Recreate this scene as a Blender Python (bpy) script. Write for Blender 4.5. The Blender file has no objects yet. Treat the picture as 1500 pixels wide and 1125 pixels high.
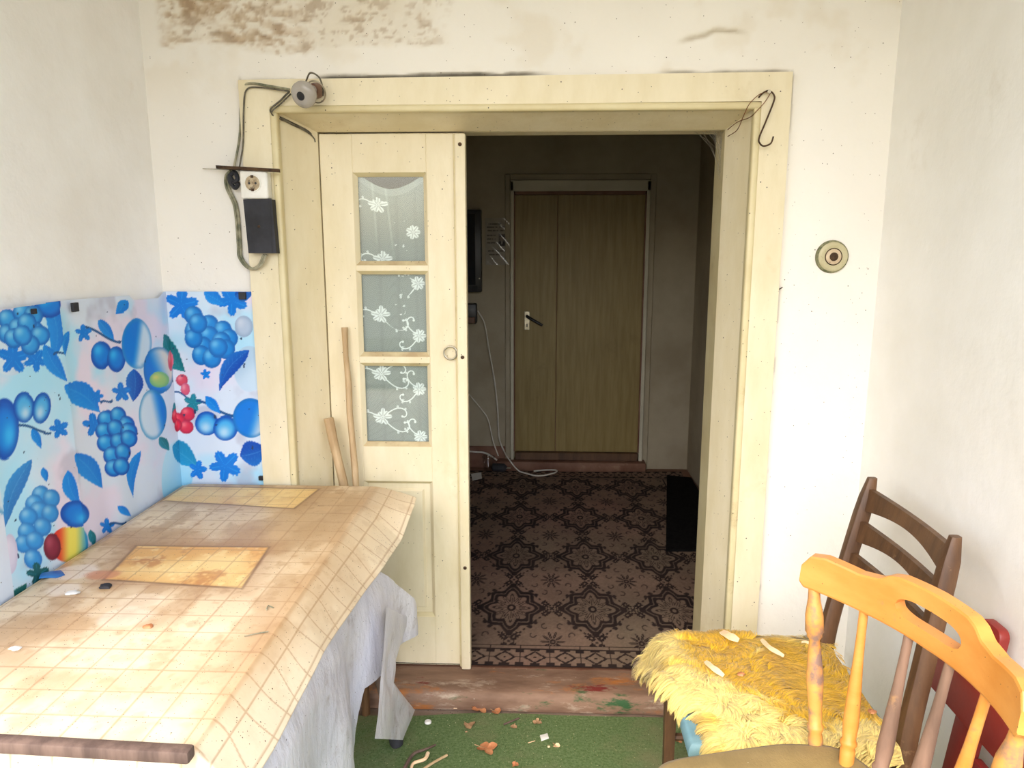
import bpy, bmesh, math, random
import numpy as np
from mathutils import Matrix, Vector

# ------------------------------------------------------------------ camera, sky, exposure
scn = bpy.context.scene
COL = scn.collection
F = 1085.0; PITCH = math.radians(10.45); YAW = math.radians(2.4)
CAM = np.array([0.0, -2.25, 1.524])
fw = np.array([-math.sin(YAW)*math.cos(PITCH), math.cos(YAW)*math.cos(PITCH), -math.sin(PITCH)])
rt = np.array([math.cos(YAW), math.sin(YAW), 0.0]); up = np.cross(rt, fw)
cd = bpy.data.cameras.new('camera'); cam = bpy.data.objects.new('camera', cd); COL.objects.link(cam)
cd.sensor_width = 36; cd.lens = 36*F/1500; cd.clip_start = 0.02
cam.matrix_world = Matrix(((rt[0], up[0], -fw[0], CAM[0]), (rt[1], up[1], -fw[1], CAM[1]),
                           (rt[2], up[2], -fw[2], CAM[2]), (0, 0, 0, 1)))
scn.camera = cam
world = bpy.data.worlds.new('sky'); scn.world = world; world.use_nodes = True
wn = world.node_tree.nodes; wl = world.node_tree.links
sky = wn.new('ShaderNodeTexSky'); sky.sky_type = 'NISHITA'; sky.sun_disc = False
sky.sun_elevation = math.radians(48); sky.sun_rotation = math.radians(200)
sky.air_density = 1.0; sky.dust_density = 4.0
mixw = wn.new('ShaderNodeMix'); mixw.data_type = 'RGBA'; mixw.inputs[0].default_value = 0.75
mixw.inputs[7].default_value = (0.62, 0.63, 0.65, 1)      # thin bright overcast over the blue
wl.new(sky.outputs[0], mixw.inputs[6]); wl.new(mixw.outputs[2], wn['Background'].inputs[0])
wn['Background'].inputs[1].default_value = 1.0
vs = scn.view_settings
vs.view_transform = 'Standard'; vs.look = 'None'; vs.gamma = 1.0; vs.use_curve_mapping = False
vs.exposure = 1.10

# ------------------------------------------------------------------ pixel -> place
def ray(x, y): return rt*(x-750)/F + up*(562.5-y)/F + fw
def on(x, y, axis, val):
    d = ray(x, y); return CAM + d*((val-CAM[axis])/d[axis])

# ------------------------------------------------------------------ helpers
rng = np.random.default_rng(7); random.seed(7)
def lin(c):
    c = np.asarray(c, float)/255.0
    return np.where(c <= 0.04045, c/12.92, ((c+0.055)/1.055)**2.4)
def L4(c): r = lin(c); return (r[0], r[1], r[2], 1.0)

_lat = rng.random((256, 256))
def vnoise(x, y):
    xi = np.floor(x).astype(int); yi = np.floor(y).astype(int)
    fx = x-xi; fy = y-yi; fx = fx*fx*(3-2*fx); fy = fy*fy*(3-2*fy)
    a = _lat[xi & 255, yi & 255]; b = _lat[(xi+1) & 255, yi & 255]
    c = _lat[xi & 255, (yi+1) & 255]; d = _lat[(xi+1) & 255, (yi+1) & 255]
    return (a*(1-fx)+b*fx)*(1-fy) + (c*(1-fx)+d*fx)*fy
def fbm(x, y, o=4):
    s = 0; a = 0.5; t = 0
    for i in range(o):
        s = s+a*vnoise(x*2**i+17.3*i, y*2**i+5.1*i); t += a; a *= 0.5
    return s/t
def sst(a, b, x):
    t = np.clip((x-a)/(b-a), 0, 1); return t*t*(3-2*t)

def tag(o, label=None, cat=None, group=None, kind=None):
    if label: o['label'] = label
    if cat: o['category'] = cat
    if group: o['group'] = group
    if kind: o['kind'] = kind
    return o

def root(name, loc, label=None, cat=None, group=None, kind=None, rz=0.0):
    o = bpy.data.objects.new(name, None); COL.objects.link(o)
    o.location = loc; o.rotation_euler = (0, 0, rz); o.empty_display_size = 0.05
    return tag(o, label, cat, group, kind)

def rootloc(p):
    v = np.zeros(3)
    while p is not None:
        v += np.array(p.location); p = p.parent
    return v

def mk(name, vf, mat, parent=None, label=None, cat=None, group=None, kind=None, smooth=40, local=False, col=None, loc=None):
    """vf in world metres unless local; origin of a top-level mesh goes to loc (or its base centre)"""
    v, f = vf
    v = np.asarray(v, float)
    if parent is None:
        if loc is None:
            loc = np.array([(v[:, 0].min()+v[:, 0].max())/2, (v[:, 1].min()+v[:, 1].max())/2, v[:, 2].min()])
        vv = v-np.asarray(loc)
    else:
        vv = v if local else v-rootloc(parent)
    me = bpy.data.meshes.new(name)
    me.from_pydata(vv.tolist(), [], [list(map(int, q)) for q in f]); me.update()
    o = bpy.data.objects.new(name, me); COL.objects.link(o)
    if parent is None: o.location = loc
    else: o.parent = parent
    if col is not None:
        ca = me.color_attributes.new('Col', 'FLOAT_COLOR', 'POINT')
        c = np.ones((len(v), 4)); c[:, :col.shape[1]] = col
        ca.data.foreach_set('color', c.astype(np.float32).ravel())
    if smooth:
        me.shade_smooth(); me.set_sharp_from_angle(angle=math.radians(smooth))
    me.materials.append(mat)
    return tag(o, label, cat, group, kind)

def box(x0, x1, y0, y1, z0, z1, bev=0.0, seg=1):
    bm = bmesh.new(); bmesh.ops.create_cube(bm, size=1)
    bmesh.ops.transform(bm, verts=bm.verts, matrix=Matrix.Translation(((x0+x1)/2, (y0+y1)/2, (z0+z1)/2)) @ Matrix.Diagonal((x1-x0, y1-y0, z1-z0, 1)))
    if bev: bmesh.ops.bevel(bm, geom=bm.edges[:], offset=bev, segments=seg, profile=0.5, affect='EDGES')
    return out(bm)
def out(bm):
    bmesh.ops.recalc_face_normals(bm, faces=bm.faces)
    bm.verts.index_update(); v = [tuple(x.co) for x in bm.verts]; f = [[a.index for a in q.verts] for q in bm.faces]
    bm.free(); return np.array(v), f
def xf(vf, m):
    v = np.asarray(vf[0]); M = np.array(m); return v @ M[:3, :3].T + M[:3, 3], vf[1]
def join(*vfs):
    V = []; Fc = []; n = 0
    for v, f in vfs:
        V.append(np.asarray(v)); Fc += [[i+n for i in q] for q in f]; n += len(v)
    return np.vstack(V), Fc
def grid(nu, nv):
    a = np.arange(nu-1)[None, :]+np.arange(nv-1)[:, None]*nu
    return np.stack([a, a+1, a+nu+1, a+nu], -1).reshape(-1, 4)
def frame(d):
    d = d/np.linalg.norm(d); a = np.array([0, 0, 1.0]) if abs(d[2]) < 0.9 else np.array([1.0, 0, 0])
    s = np.cross(d, a); s /= np.linalg.norm(s); return s, np.cross(s, d)
def tube(pts, r, n=8, caps=True, flat=1.0):
    pts = np.asarray(pts, float); m = len(pts); r = np.broadcast_to(r, (m,)) if np.ndim(r) < 2 else r
    V = []; s0 = None
    for i in range(m):
        d = pts[min(i+1, m-1)]-pts[max(i-1, 0)]
        if s0 is None: s0, t0 = frame(d)
        else:
            dn = d/np.linalg.norm(d); s0 = s0-dn*(s0@dn); s0 /= np.linalg.norm(s0); t0 = np.cross(s0, dn)
        for k in range(n):
            a = 2*math.pi*k/n; V.append(pts[i]+r[i]*(math.cos(a)*s0+flat*math.sin(a)*t0))
    Fc = [[i*n+k, i*n+(k+1) % n, (i+1)*n+(k+1) % n, (i+1)*n+k] for i in range(m-1) for k in range(n)]
    if caps:
        Fc.append(list(range(n))[::-1]); Fc.append([(m-1)*n+k for k in range(n)])
    return np.array(V), Fc
def spline(ctrl, n=8):
    c = np.asarray(ctrl, float); p = np.vstack([2*c[0]-c[1], c, 2*c[-1]-c[-2]]); o = []
    for i in range(1, len(p)-2):
        for t in np.linspace(0, 1, n, endpoint=False):
            a, b, d, e = p[i-1:i+3]
            o.append(0.5*(2*b+(d-a)*t+(2*a-5*b+4*d-e)*t*t+(3*b-a-3*d+e)*t**3))
    o.append(c[-1]); return np.array(o)
def lathe(p0, p1, prof, n=16):
    """prof: list of (t along p0-p1, radius)"""
    p0 = np.asarray(p0, float); p1 = np.asarray(p1, float)
    return tube([p0+(p1-p0)*t for t, _ in prof], np.array([q for _, q in prof]), n)
def prism(poly, axis, a, b, bev=0.0, seg=2):
    """poly of 2-D points in the two other axes, extruded along axis from a to b"""
    bm = bmesh.new()
    def P(p, w):
        q = [0, 0, 0]; o = [i for i in range(3) if i != axis]; q[o[0]], q[o[1]], q[axis] = p[0], p[1], w; return q
    lo = [bm.verts.new(P(p, a)) for p in poly]; hi = [bm.verts.new(P(p, b)) for p in poly]
    n = len(poly); bm.faces.new(lo); bm.faces.new(hi[::-1])
    for i in range(n): bm.faces.new((lo[i], lo[(i+1) % n], hi[(i+1) % n], hi[i]))
    bmesh.ops.recalc_face_normals(bm, faces=bm.faces)
    if bev:
        es = [e for e in bm.edges if (e.verts[0] in lo) == (e.verts[1] in lo) and ((e.verts[0] in lo) or (e.verts[0] in hi))]
        bmesh.ops.bevel(bm, geom=es, offset=bev, segments=seg, profile=0.5, affect='EDGES')
    return out(bm)
def hexa(p):
    """8 corners: 4 of one face then the matching 4 of the other"""
    bm = bmesh.new(); vs_ = [bm.verts.new(q) for q in p]
    for f in ((0, 1, 2, 3), (7, 6, 5, 4), (0, 4, 5, 1), (1, 5, 6, 2), (2, 6, 7, 3), (3, 7, 4, 0)): bm.faces.new([vs_[i] for i in f])
    return out(bm)

# ------------------------------------------------------------------ materials
def ramp(nt, fac, stops):
    r = nt.nodes.new('ShaderNodeValToRGB'); e = r.color_ramp.elements
    while len(e) < len(stops): e.new(0.5)
    for q, (p, c) in zip(e, stops): q.position = p; q.color = c
    nt.links.new(fac, r.inputs[0]); return r.outputs[0]
def mixc(nt, fac, a, b, mode='MIX'):
    m = nt.nodes.new('ShaderNodeMix'); m.data_type = 'RGBA'; m.blend_type = mode
    for s, x in ((0, fac), (6, a), (7, b)):
        if hasattr(x, 'is_linked'): nt.links.new(x, m.inputs[s])
        elif s == 0: m.inputs[0].default_value = x
        else: m.inputs[s].default_value = x
    return m.outputs[2]
def noise(nt, vec, scale, detail=4, rough=0.55, dist=0.0):
    n = nt.nodes.new('ShaderNodeTexNoise'); n.inputs['Scale'].default_value = scale; n.inputs['Detail'].default_value = detail
    n.inputs['Roughness'].default_value = rough; n.inputs['Distortion'].default_value = dist
    nt.links.new(vec, n.inputs['Vector']); return n.outputs[0]
def coords(nt, sc=(1, 1, 1)):
    t = nt.nodes.new('ShaderNodeTexCoord'); m = nt.nodes.new('ShaderNodeMapping'); m.inputs['Scale'].default_value = sc
    nt.links.new(t.outputs['Object'], m.inputs[0]); return m.outputs[0]
def mathn(nt, op, a, b):
    m = nt.nodes.new('ShaderNodeMath'); m.operation = op
    for i, x in enumerate((a, b)):
        if hasattr(x, 'is_linked'): nt.links.new(x, m.inputs[i])
        else: m.inputs[i].default_value = x
    return m.outputs[0]
def specks(nt, vec, scale, size, keep):
    """sparse small round marks: fly spots, crumbs"""
    v = nt.nodes.new('ShaderNodeTexVoronoi'); v.inputs['Scale'].default_value = scale; nt.links.new(vec, v.inputs['Vector'])
    s = nt.nodes.new('ShaderNodeSeparateColor'); nt.links.new(v.outputs['Color'], s.inputs[0])
    a = mathn(nt, 'LESS_THAN', v.outputs['Distance'], size); b = mathn(nt, 'LESS_THAN', s.outputs[0], keep)
    return mathn(nt, 'MULTIPLY', a, b)
def mat(name, a, b=None, scale=6.0, rough=0.6, bump=0.0, bscale=60.0, stretch=(1, 1, 1), spk=None, wear=None, spec=0.5,
        metal=0.0, sheen=0.0, vcol=False, lo=0.35, hi=0.65, alpha=None, trans=0.0, extra=None):
    m = bpy.data.materials.new(name); m.use_nodes = True; nt = m.node_tree; p = nt.nodes['Principled BSDF']
    vec = coords(nt, stretch); vec1 = coords(nt)
    if vcol:
        at = nt.nodes.new('ShaderNodeAttribute'); at.attribute_name = 'Col'; c = at.outputs['Color']
        if alpha == 'attr': nt.links.new(at.outputs['Alpha'], p.inputs['Alpha'])
        if b is not None: c = mixc(nt, mathn(nt, 'MULTIPLY', noise(nt, vec, scale), a), c, L4(b))
    else:
        c = ramp(nt, noise(nt, vec, scale, 6, 0.6), [(lo, L4(a)), (hi, L4(b if b is not None else a))])
    if wear:      # (colour, scale, threshold lo, hi)
        w = ramp(nt, noise(nt, vec1, wear[1], 7, 0.65), [(wear[2], (0, 0, 0, 1)), (wear[3], (1, 1, 1, 1))])
        c = mixc(nt, w, c, L4(wear[0]))
    if extra: c = extra(nt, vec1, c)
    for s in (spk or []):
        c = mixc(nt, specks(nt, vec1, s[1], s[2], s[3]), c, L4(s[0]))
    nt.links.new(c, p.inputs['Base Color'])
    p.inputs['Roughness'].default_value = rough; p.inputs['Metallic'].default_value = metal
    p.inputs['Specular IOR Level'].default_value = spec
    if sheen: p.inputs['Sheen Weight'].default_value = sheen
    if isinstance(alpha, float): p.inputs['Alpha'].default_value = alpha
    if bump:
        bn = nt.nodes.new('ShaderNodeBump'); bn.inputs['Strength'].default_value = 1.0; bn.inputs['Distance'].default_value = bump
        nt.links.new(noise(nt, vec, bscale, 5, 0.6), bn.inputs['Height']); nt.links.new(bn.outputs[0], p.inputs['Normal'])
    return m
def glassmat(name, tint=(0.93, 0.96, 0.95, 1), refl=0.09):
    m = bpy.data.materials.new(name); m.use_nodes = True; nt = m.node_tree; nt.nodes.remove(nt.nodes['Principled BSDF'])
    t = nt.nodes.new('ShaderNodeBsdfTransparent'); t.inputs[0].default_value = tint
    g = nt.nodes.new('ShaderNodeBsdfGlossy'); g.inputs['Roughness'].default_value = 0.03
    x = nt.nodes.new('ShaderNodeMixShader'); x.inputs[0].default_value = refl
    nt.links.new(t.outputs[0], x.inputs[1]); nt.links.new(g.outputs[0], x.inputs[2])
    nt.links.new(x.outputs[0], nt.nodes['Material Output'].inputs[0]); return m

FLY = [((70, 56, 44), 70, 0.10, 0.045), ((96, 80, 64), 31, 0.05, 0.16), ((120, 104, 88), 150, 0.16, 0.03)]
M = {}
M['plaster'] = mat('whitewash', (240, 237, 232), (249, 248, 246), 3.0, 0.85, 0.004, 9.0, spk=FLY, wear=((212, 198, 180), 2.3, 0.60, 0.80), spec=0.2)
M['plaster_r'] = mat('right_whitewash', (236, 233, 225), (246, 244, 239), 2.2, 0.85, 0.005, 7.0, spk=FLY[:1], wear=((214, 206, 190), 1.8, 0.60, 0.80), spec=0.2)
M['plaster_v'] = mat('stained_whitewash', 0.25, (226, 216, 200), 5.0, 0.88, 0.0015, 45.0, vcol=True, spk=FLY, spec=0.2)
M['cream'] = mat('cream_gloss_paint', (224, 210, 173), (234, 222, 191), 4.0, 0.42, 0.0006, 30.0, stretch=(3, 3, 1), spk=[((58, 46, 30), 52, 0.10, 0.14), ((100, 84, 60), 110, 0.14, 0.09)], wear=((206, 186, 140), 3.5, 0.60, 0.82))
M['cream_dark'] = mat('yellowed_gloss_paint', (210, 194, 148), (222, 209, 166), 6.0, 0.42, 0.0005, 40.0, spk=[((58, 46, 30), 70, 0.13, 0.10)], wear=((170, 148, 104), 8, 0.62, 0.80))
M['sill'] = mat('dusty_glazing_bead', (186, 160, 122), (216, 200, 158), 12.0, 0.6, spk=[((60, 46, 30), 120, 0.2, 0.12)])
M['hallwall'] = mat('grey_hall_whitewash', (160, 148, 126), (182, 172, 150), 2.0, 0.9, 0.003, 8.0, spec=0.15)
M['halldoor'] = mat('grained_door_paint', (132, 112, 62), (150, 130, 78), 5.0, 0.5, 0.0004, 40.0, stretch=(9, 9, 0.7), wear=((108, 88, 44), 3, 0.6, 0.8))
M['halltrim'] = mat('hall_door_trim_paint', (190, 184, 164), (206, 200, 180), 4, 0.6)
M['oldred'] = mat('brown_floor_paint', (104, 66, 48), (134, 98, 78), 6.0, 0.65, 0.0008, 30, wear=((170, 140, 116), 5, 0.62, 0.78))
M['black'] = mat('black_plastic', (22, 21, 23), (34, 33, 36), 8, 0.4)
M['rubber'] = mat('matt_black', (26, 26, 30), (48, 48, 54), 14, 0.7, wear=((120, 112, 104), 30, 0.70, 0.78))
M['white'] = mat('white_plastic', (226, 222, 210), (240, 238, 230), 14, 0.4, wear=((170, 150, 120), 18, 0.66, 0.80))
M['whiteflex'] = mat('white_cable_sheath', (212, 206, 194), (228, 224, 214), 20, 0.5)
M['cable'] = mat('dirty_cable', (64, 58, 46), (116, 110, 94), 40, 0.7)
M['cablegreen'] = mat('painted_cable', (92, 96, 74), (176, 168, 140), 30, 0.6)
M['iron'] = mat('rusty_iron', (58, 44, 34), (92, 68, 46), 50, 0.6, metal=0.6)
M['steel'] = mat('dull_nickel', (150, 142, 122), (196, 188, 168), 30, 0.35, metal=0.9)
M['copper'] = mat('copper_wire', (110, 66, 40), (140, 90, 56), 40, 0.5, metal=0.7)
M['bakelite'] = mat('brown_bakelite', (92, 62, 48), (124, 88, 68), 20, 0.4)
M['stick'] = mat('peeled_branch', (178, 148, 108), (206, 178, 138), 9, 0.7, 0.001, 30, stretch=(3, 3, 0.6))
M['brownwood'] = mat('dark_varnished_beech', (74, 50, 32), (104, 74, 48), 7, 0.5, 0.0006, 40, stretch=(4, 4, 0.7), wear=((150, 118, 84), 20, 0.64, 0.74))
M['greywood'] = mat('weathered_wood', (84, 66, 58), (120, 98, 86), 8, 0.75, 0.0006, 60, stretch=(4, 4, 0.6))
M['orange'] = mat('golden_varnish', (210, 136, 58), (224, 156, 78), 5, 0.32, 0.0003, 30, stretch=(1, 1, 3), wear=((176, 128, 84), 16, 0.66, 0.74), spk=[((110, 76, 44), 130, 0.14, 0.10)])
M['orange_worn'] = mat('golden_varnish_worn', (206, 140, 66), (224, 162, 86), 5, 0.42, 0.0005, 30, stretch=(1, 1, 2), wear=((136, 110, 96), 9, 0.50, 0.60))
M['spindle_grey'] = mat('bare_weathered_spindle', (108, 84, 68), (142, 112, 92), 7, 0.7, 0.0008, 40, stretch=(3, 3, 0.5), wear=((206, 156, 92), 7, 0.60, 0.72))
M['olive'] = mat('olive_velour', (124, 104, 56), (146, 124, 74), 10, 0.9, 0.0012, 220, sheen=0.1, wear=((120, 100, 60), 4, 0.5, 0.7), spk=[((230, 220, 190), 70, 0.12, 0.10)])
M['red'] = mat('oxide_red_paint', (122, 34, 30), (140, 44, 38), 6, 0.45, 0.0004, 40, wear=((178, 96, 84), 26, 0.70, 0.78))
M['bluefab'] = mat('pale_blue_leatherette', (96, 134, 146), (120, 156, 164), 12, 0.6, 0.0006, 120)
M['chip'] = mat('fresh_wood_chip', (236, 196, 152), (246, 216, 178), 30, 0.7)
M['leafdry'] = mat('dry_leaf', (172, 104, 62), (202, 144, 100), 26, 0.7, 0.0008, 90, wear=((120, 66, 32), 40, 0.62, 0.74))
M['leafpale'] = mat('faded_dry_leaf', (150, 116, 84), (186, 150, 110), 30, 0.8)
M['paper'] = mat('white_paper', (226, 224, 218), (238, 236, 232), 30, 0.8)
M['turf'] = mat('green_outdoor_carpet', (92, 116, 70), (120, 140, 96), 120, 0.95, 0.004, 420, spec=0.1, wear=((136, 134, 100), 3.0, 0.50, 0.74),
                spk=[((222, 216, 178), 110, 0.15, 0.05), ((50, 46, 34), 85, 0.12, 0.07), ((236, 230, 204), 55, 0.075, 0.07), ((196, 186, 140), 190, 0.22, 0.06), ((26, 58, 30), 230, 0.25, 0.10)])
M['concrete'] = mat('dusty_concrete', (124, 106, 92), (150, 132, 116), 14, 0.9, 0.002, 60, spk=[((70, 52, 40), 120, 0.2, 0.15)])
M['ground'] = mat('garden_ground', (96, 92, 70), (124, 116, 92), 3, 0.95, 0.01, 20)
M['rug'] = mat('worn_pile_rug', 0.3, (120, 96, 84), 7.0, 0.95, 0.0015, 500, vcol=True, spec=0.05)
M['mat'] = mat('black_doormat', (16, 16, 17), (28, 27, 27), 60, 0.95, 0.003, 300, spec=0.05)
M['print'] = mat('printed_plastic_film', 0.05, (206, 204, 200), 9.0, 0.5, spec=0.12, vcol=True, spk=[((70, 58, 50), 46, 0.06, 0.07)])
M['oil'] = mat('stained_oilcloth', 0.1, (214, 186, 140), 12.0, 0.38, 0.0006, 60, vcol=True, spk=[((74, 52, 32), 120, 0.14, 0.09), ((96, 66, 40), 46, 0.07, 0.12), ((120, 88, 56), 260, 0.22, 0.12)])
M['fur'] = mat('yellow_fleece', 0.0, vcol=True, rough=0.75, spec=0.2, sheen=0.3)
M['film'] = mat('milky_plastic_sheet', (216, 214, 222), (240, 238, 244), 4.0, 0.32, 0.006, 20, alpha=0.88, stretch=(1, 1.6, 0.7), wear=((170, 160, 158), 9, 0.58, 0.72), spk=[((120, 108, 104), 90, 0.14, 0.10), ((130, 116, 108), 160, 0.16, 0.12)])
M['lace'] = mat('white_lace_net', 0.0, vcol=True, rough=0.9, alpha='attr', spec=0.1)
M['glass'] = glassmat('window_glass', refl=0.045)
M['clearfilm'] = glassmat('clear_film', (0.9, 0.9, 0.9, 1), 0.05)
M['bulbglass'] = mat('frosted_bulb', (168, 160, 150), (190, 184, 176), 8, 0.2, alpha=0.85)
M['ink'] = mat('printed_notice', 0.0, vcol=True, rough=0.6)
M['cobweb'] = mat('cobweb_silk', (150, 144, 132), (170, 164, 150), 30, 0.8)
def stepx(nt, vec, c):
    for colr, sc, lo_, hi_, off in (((176, 110, 54), 6, 0.56, 0.66, 7), ((46, 84, 46), 7, 0.58, 0.64, 0), ((116, 40, 34), 9, 0.61, 0.66, 3), ((190, 170, 150), 12, 0.56, 0.72, 11)):
        mp = nt.nodes.new('ShaderNodeMapping'); mp.inputs['Location'].default_value = (off, off*1.7, off*0.6); mp.inputs['Scale'].default_value = (0.55, 1.4, 1.6)
        nt.links.new(vec, mp.inputs[0])
        w = ramp(nt, noise(nt, mp.outputs[0], sc, 8, 0.7), [(lo_, (0, 0, 0, 1)), (hi_, (1, 1, 1, 1))]); c = mixc(nt, w, c, L4(colr))
    return c
M['step'] = mat('worn_painted_step', (116, 88, 70), (146, 116, 96), 9, 0.75, 0.0015, 40, stretch=(0.6, 2, 2), extra=stepx, spk=[((232, 226, 214), 70, 0.08, 0.06)])

# ------------------------------------------------------------------ the shell
XL, XR = -1.17, 0.985        # porch side walls
FZ = 0.068                   # hall floor / step height
YD = 0.13                    # plane of the door leaf
HY, HXR, HXL, HZ = 2.55, 0.965, -1.45, 2.42   # hall

mk('floor', box(XL-0.15, XR+0.15, -2.6, 0.02, -0.12, -0.004), M['concrete'], kind='structure', label='concrete porch floor under the green carpet')
mk('ground', box(-9, 9, -12, -2.6, -0.4, -0.25), M['ground'], kind='structure', label='garden ground outside the porch')
mk('wall_left', box(XL-0.15, XL, -1.30, 0.25, -0.12, 2.62), M['plaster'], kind='structure', label='whitewashed side wall beside the table')
mk('wall_right', box(XR, XR+0.15, -1.30, 0.25, -0.12, 2.62), M['plaster_r'], kind='structure', label='whitewashed side wall behind the chairs')
mk('ceiling', box(XL-0.3, XR+0.3, -2.35, 0.25, 2.62, 2.72), M['plaster'], kind='structure', label='whitewashed porch ceiling')
# back wall: modelled front skin with the peeled patch, thick core behind
def wall_skin(x0, x1, z0, z1, st):
    nu = int((x1-x0)/st)+2; nv = int((z1-z0)/st)+2
    X, Z = np.meshgrid(np.linspace(x0, x1, nu), np.linspace(z0, z1, nv))
    n1 = fbm(X*9, Z*9, 5); n2 = fbm(X*40, Z*40, 4); n3 = fbm(X*3+9, Z*3, 3)
    # peeled and water-stained band high on the left, fading to the right
    edge = 2.105-0.035*sst(-1.05, -0.75, X)+0.02*sst(-0.7, -0.4, X)+0.06*(n1-0.5)
    peel = sst(0, 0.02, Z-edge)*sst(-0.27, -0.42, X+0.25*(n1-0.5))*sst(-1.13, -1.08, X)
    # second small crack over the right half
    ck = np.exp(-((Z-2.105-0.012*np.sin((X-0.4)*18)-0.05*(n1-0.5))/0.006)**2)*sst(0.36, 0.42, X)*sst(0.58, 0.52, X)
    n5 = fbm(X*24+X*Z, Z*60, 4); n6 = fbm(X*70, Z*90, 3)
    Y = 0.006*(n3-0.5)+0.002*(n2-0.5)+peel*(0.004+0.022*(n1-0.5)+0.020*(n5-0.5)+0.008*(n6-0.5))+ck*0.008
    Y = Y-0.002
    brown = peel*sst(-0.55, -1.0, X+0.35*(n1-0.5))*sst(0.38, 0.62, fbm(X*5+3, Z*7, 4)+0.12)
    stain = sst(0.52, 0.75, n1+0.10*sst(-0.6, -1.1, X))*sst(1.85, 2.1, Z)*0.6
    c = np.zeros(X.shape+(3,)); c[:] = (243, 239, 231)
    c += (n3-0.5)[..., None]*14
    def bl(c, a, k): return c*(1-a[..., None])+np.array(k)*a[..., None]
    c = bl(c, stain*0.5, (222, 208, 184)); c = bl(c, peel*0.45, (228, 218, 200)); c = bl(c, brown*0.80*sst(0.30, 0.60, n5+0.3*(n6-0.5)), (172, 142, 108)); c = bl(c, peel*0.45*sst(0.60, 0.70, n5)*(0.4+0.6*sst(0.1, -0.9, X)), (140, 112, 84))
    c = bl(c, peel*sst(0.62, 0.74, n6)*0.35, (158, 130, 100)); c = bl(c, ck*0.6, (170, 156, 130))
    # grime and crumbled filler along the top of the door casing
    g = sst(0.004, -0.004, Z-2.012-0.024*(n1-0.42))*sst(1.985, 1.99, Z)*(sst(-0.68, -0.62, X)*sst(0.05, -0.12, X)+0.6*sst(0.3, 0.42, X)*sst(0.7, 0.68, X))+0.5*sst(0.003, -0.003, Z-2.002-0.02*(n5-0.5))*sst(1.985, 1.99, Z)*sst(-0.9, -0.8, X)*sst(0.70, 0.69, X)
    c = bl(c, np.clip(g, 0, 1)*0.92, (62, 56, 42))
    g2 = sst(0.006, 0.0, np.abs(X-0.697))*sst(0.50, 0.60, fbm(X*3, Z*11, 4))*sst(2.02, 2.0, Z)+0.6*sst(0.005, 0.0, np.abs(X+0.889))*sst(0.46, 0.56, fbm(X*3+4, Z*9, 4))*sst(2.02, 2.0, Z)
    c = bl(c, np.clip(g2, 0, 1)*0.75, (88, 80, 62)); Y = Y+0.006*g2; Y = Y+0.010*np.clip(g, 0, 1)
    return (np.stack([X, Y, Z], -1).reshape(-1, 3), grid(nu, nv).tolist()), np.clip(lin(c.reshape(-1, 3)), 0, 1)
parts = [wall_skin(XL, XR, 1.925, 2.62, 0.006), wall_skin(XL, -0.795, -0.1, 1.925, 0.006), wall_skin(0.612, XR, -0.1, 1.925, 0.006)]
core = [box(XL-0.5, -0.815, 0.018, YD, -0.12, 2.62), box(XL-0.5, -0.725, YD, 0.25, -0.12, 2.62), box(0.635, XR+0.4, 0.018, YD, -0.12, 2.62),
        box(0.57, XR+0.4, YD, 0.25, -0.12, 2.62), box(-0.9, 0.72, 0.018, YD, 1.945, 2.62), box(-0.9, 0.72, YD, 0.25, 1.895, 2.62)]
vf = join(*[p[0] for p in parts], *core)
cc = np.vstack([p[1] for p in parts]+[np.tile(lin((225, 218, 205)), (len(b[0]), 1)) for b in core])
mk('wall_back', vf, M['plaster_v'], kind='structure', col=cc, label='whitewashed wall around the doorway with peeled plaster above')

# hall behind the door
mk('floor_hall', box(HXL, HXR+0.1, YD, HY+0.1, -0.12, FZ), M['oldred'], kind='structure', label='brown painted hall floor')
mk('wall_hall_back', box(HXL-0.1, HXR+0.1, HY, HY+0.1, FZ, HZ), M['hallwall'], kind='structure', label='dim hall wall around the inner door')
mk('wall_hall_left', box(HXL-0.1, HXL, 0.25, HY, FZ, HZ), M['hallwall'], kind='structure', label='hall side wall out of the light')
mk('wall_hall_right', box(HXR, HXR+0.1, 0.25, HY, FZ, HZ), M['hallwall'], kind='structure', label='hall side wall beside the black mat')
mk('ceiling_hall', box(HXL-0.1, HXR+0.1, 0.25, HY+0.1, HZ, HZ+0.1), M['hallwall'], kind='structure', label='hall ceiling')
mk('baseboard_hall', box(HXL, -0.245, HY-0.02, HY, FZ, 0.215, 0.004), M['oldred'], kind='structure', label='brown painted plinth board in the hall')

# ------------------------------------------------------------------ doorway trim
tr = root('trim_1', (-0.09, -0.01, 0.0), 'cream painted door casing with splayed lining boards', kind='structure')
CT = 0.022
mk('architrave_board', hexa([(-0.886, -CT, 0), (-0.798, -CT, 0), (-0.798, -CT, 1.925), (-0.886, -CT, 2.0), (-0.886, 0.002, 0), (-0.798, 0.002, 0), (-0.798, 0.002, 1.925), (-0.886, 0.002, 2.0)]), M['cream'], tr, smooth=0)
mk('architrave_board', hexa([(0.612, -CT, 0), (0.694, -CT, 0), (0.694, -CT, 2.008), (0.612, -CT, 1.93), (0.612, 0.002, 0), (0.694, 0.002, 0), (0.694, 0.002, 2.008), (0.612, 0.002, 1.93)]), M['cream'], tr, smooth=0)
mk('architrave_board', hexa([(-0.798, -CT, 1.925), (0.612, -CT, 1.93), (0.694, -CT, 2.008), (-0.886, -CT, 2.0), (-0.798, 0.002, 1.925), (0.612, 0.002, 1.93), (0.694, 0.002, 2.008), (-0.886, 0.002, 2.0)]), M['cream'], tr, smooth=0)
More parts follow.
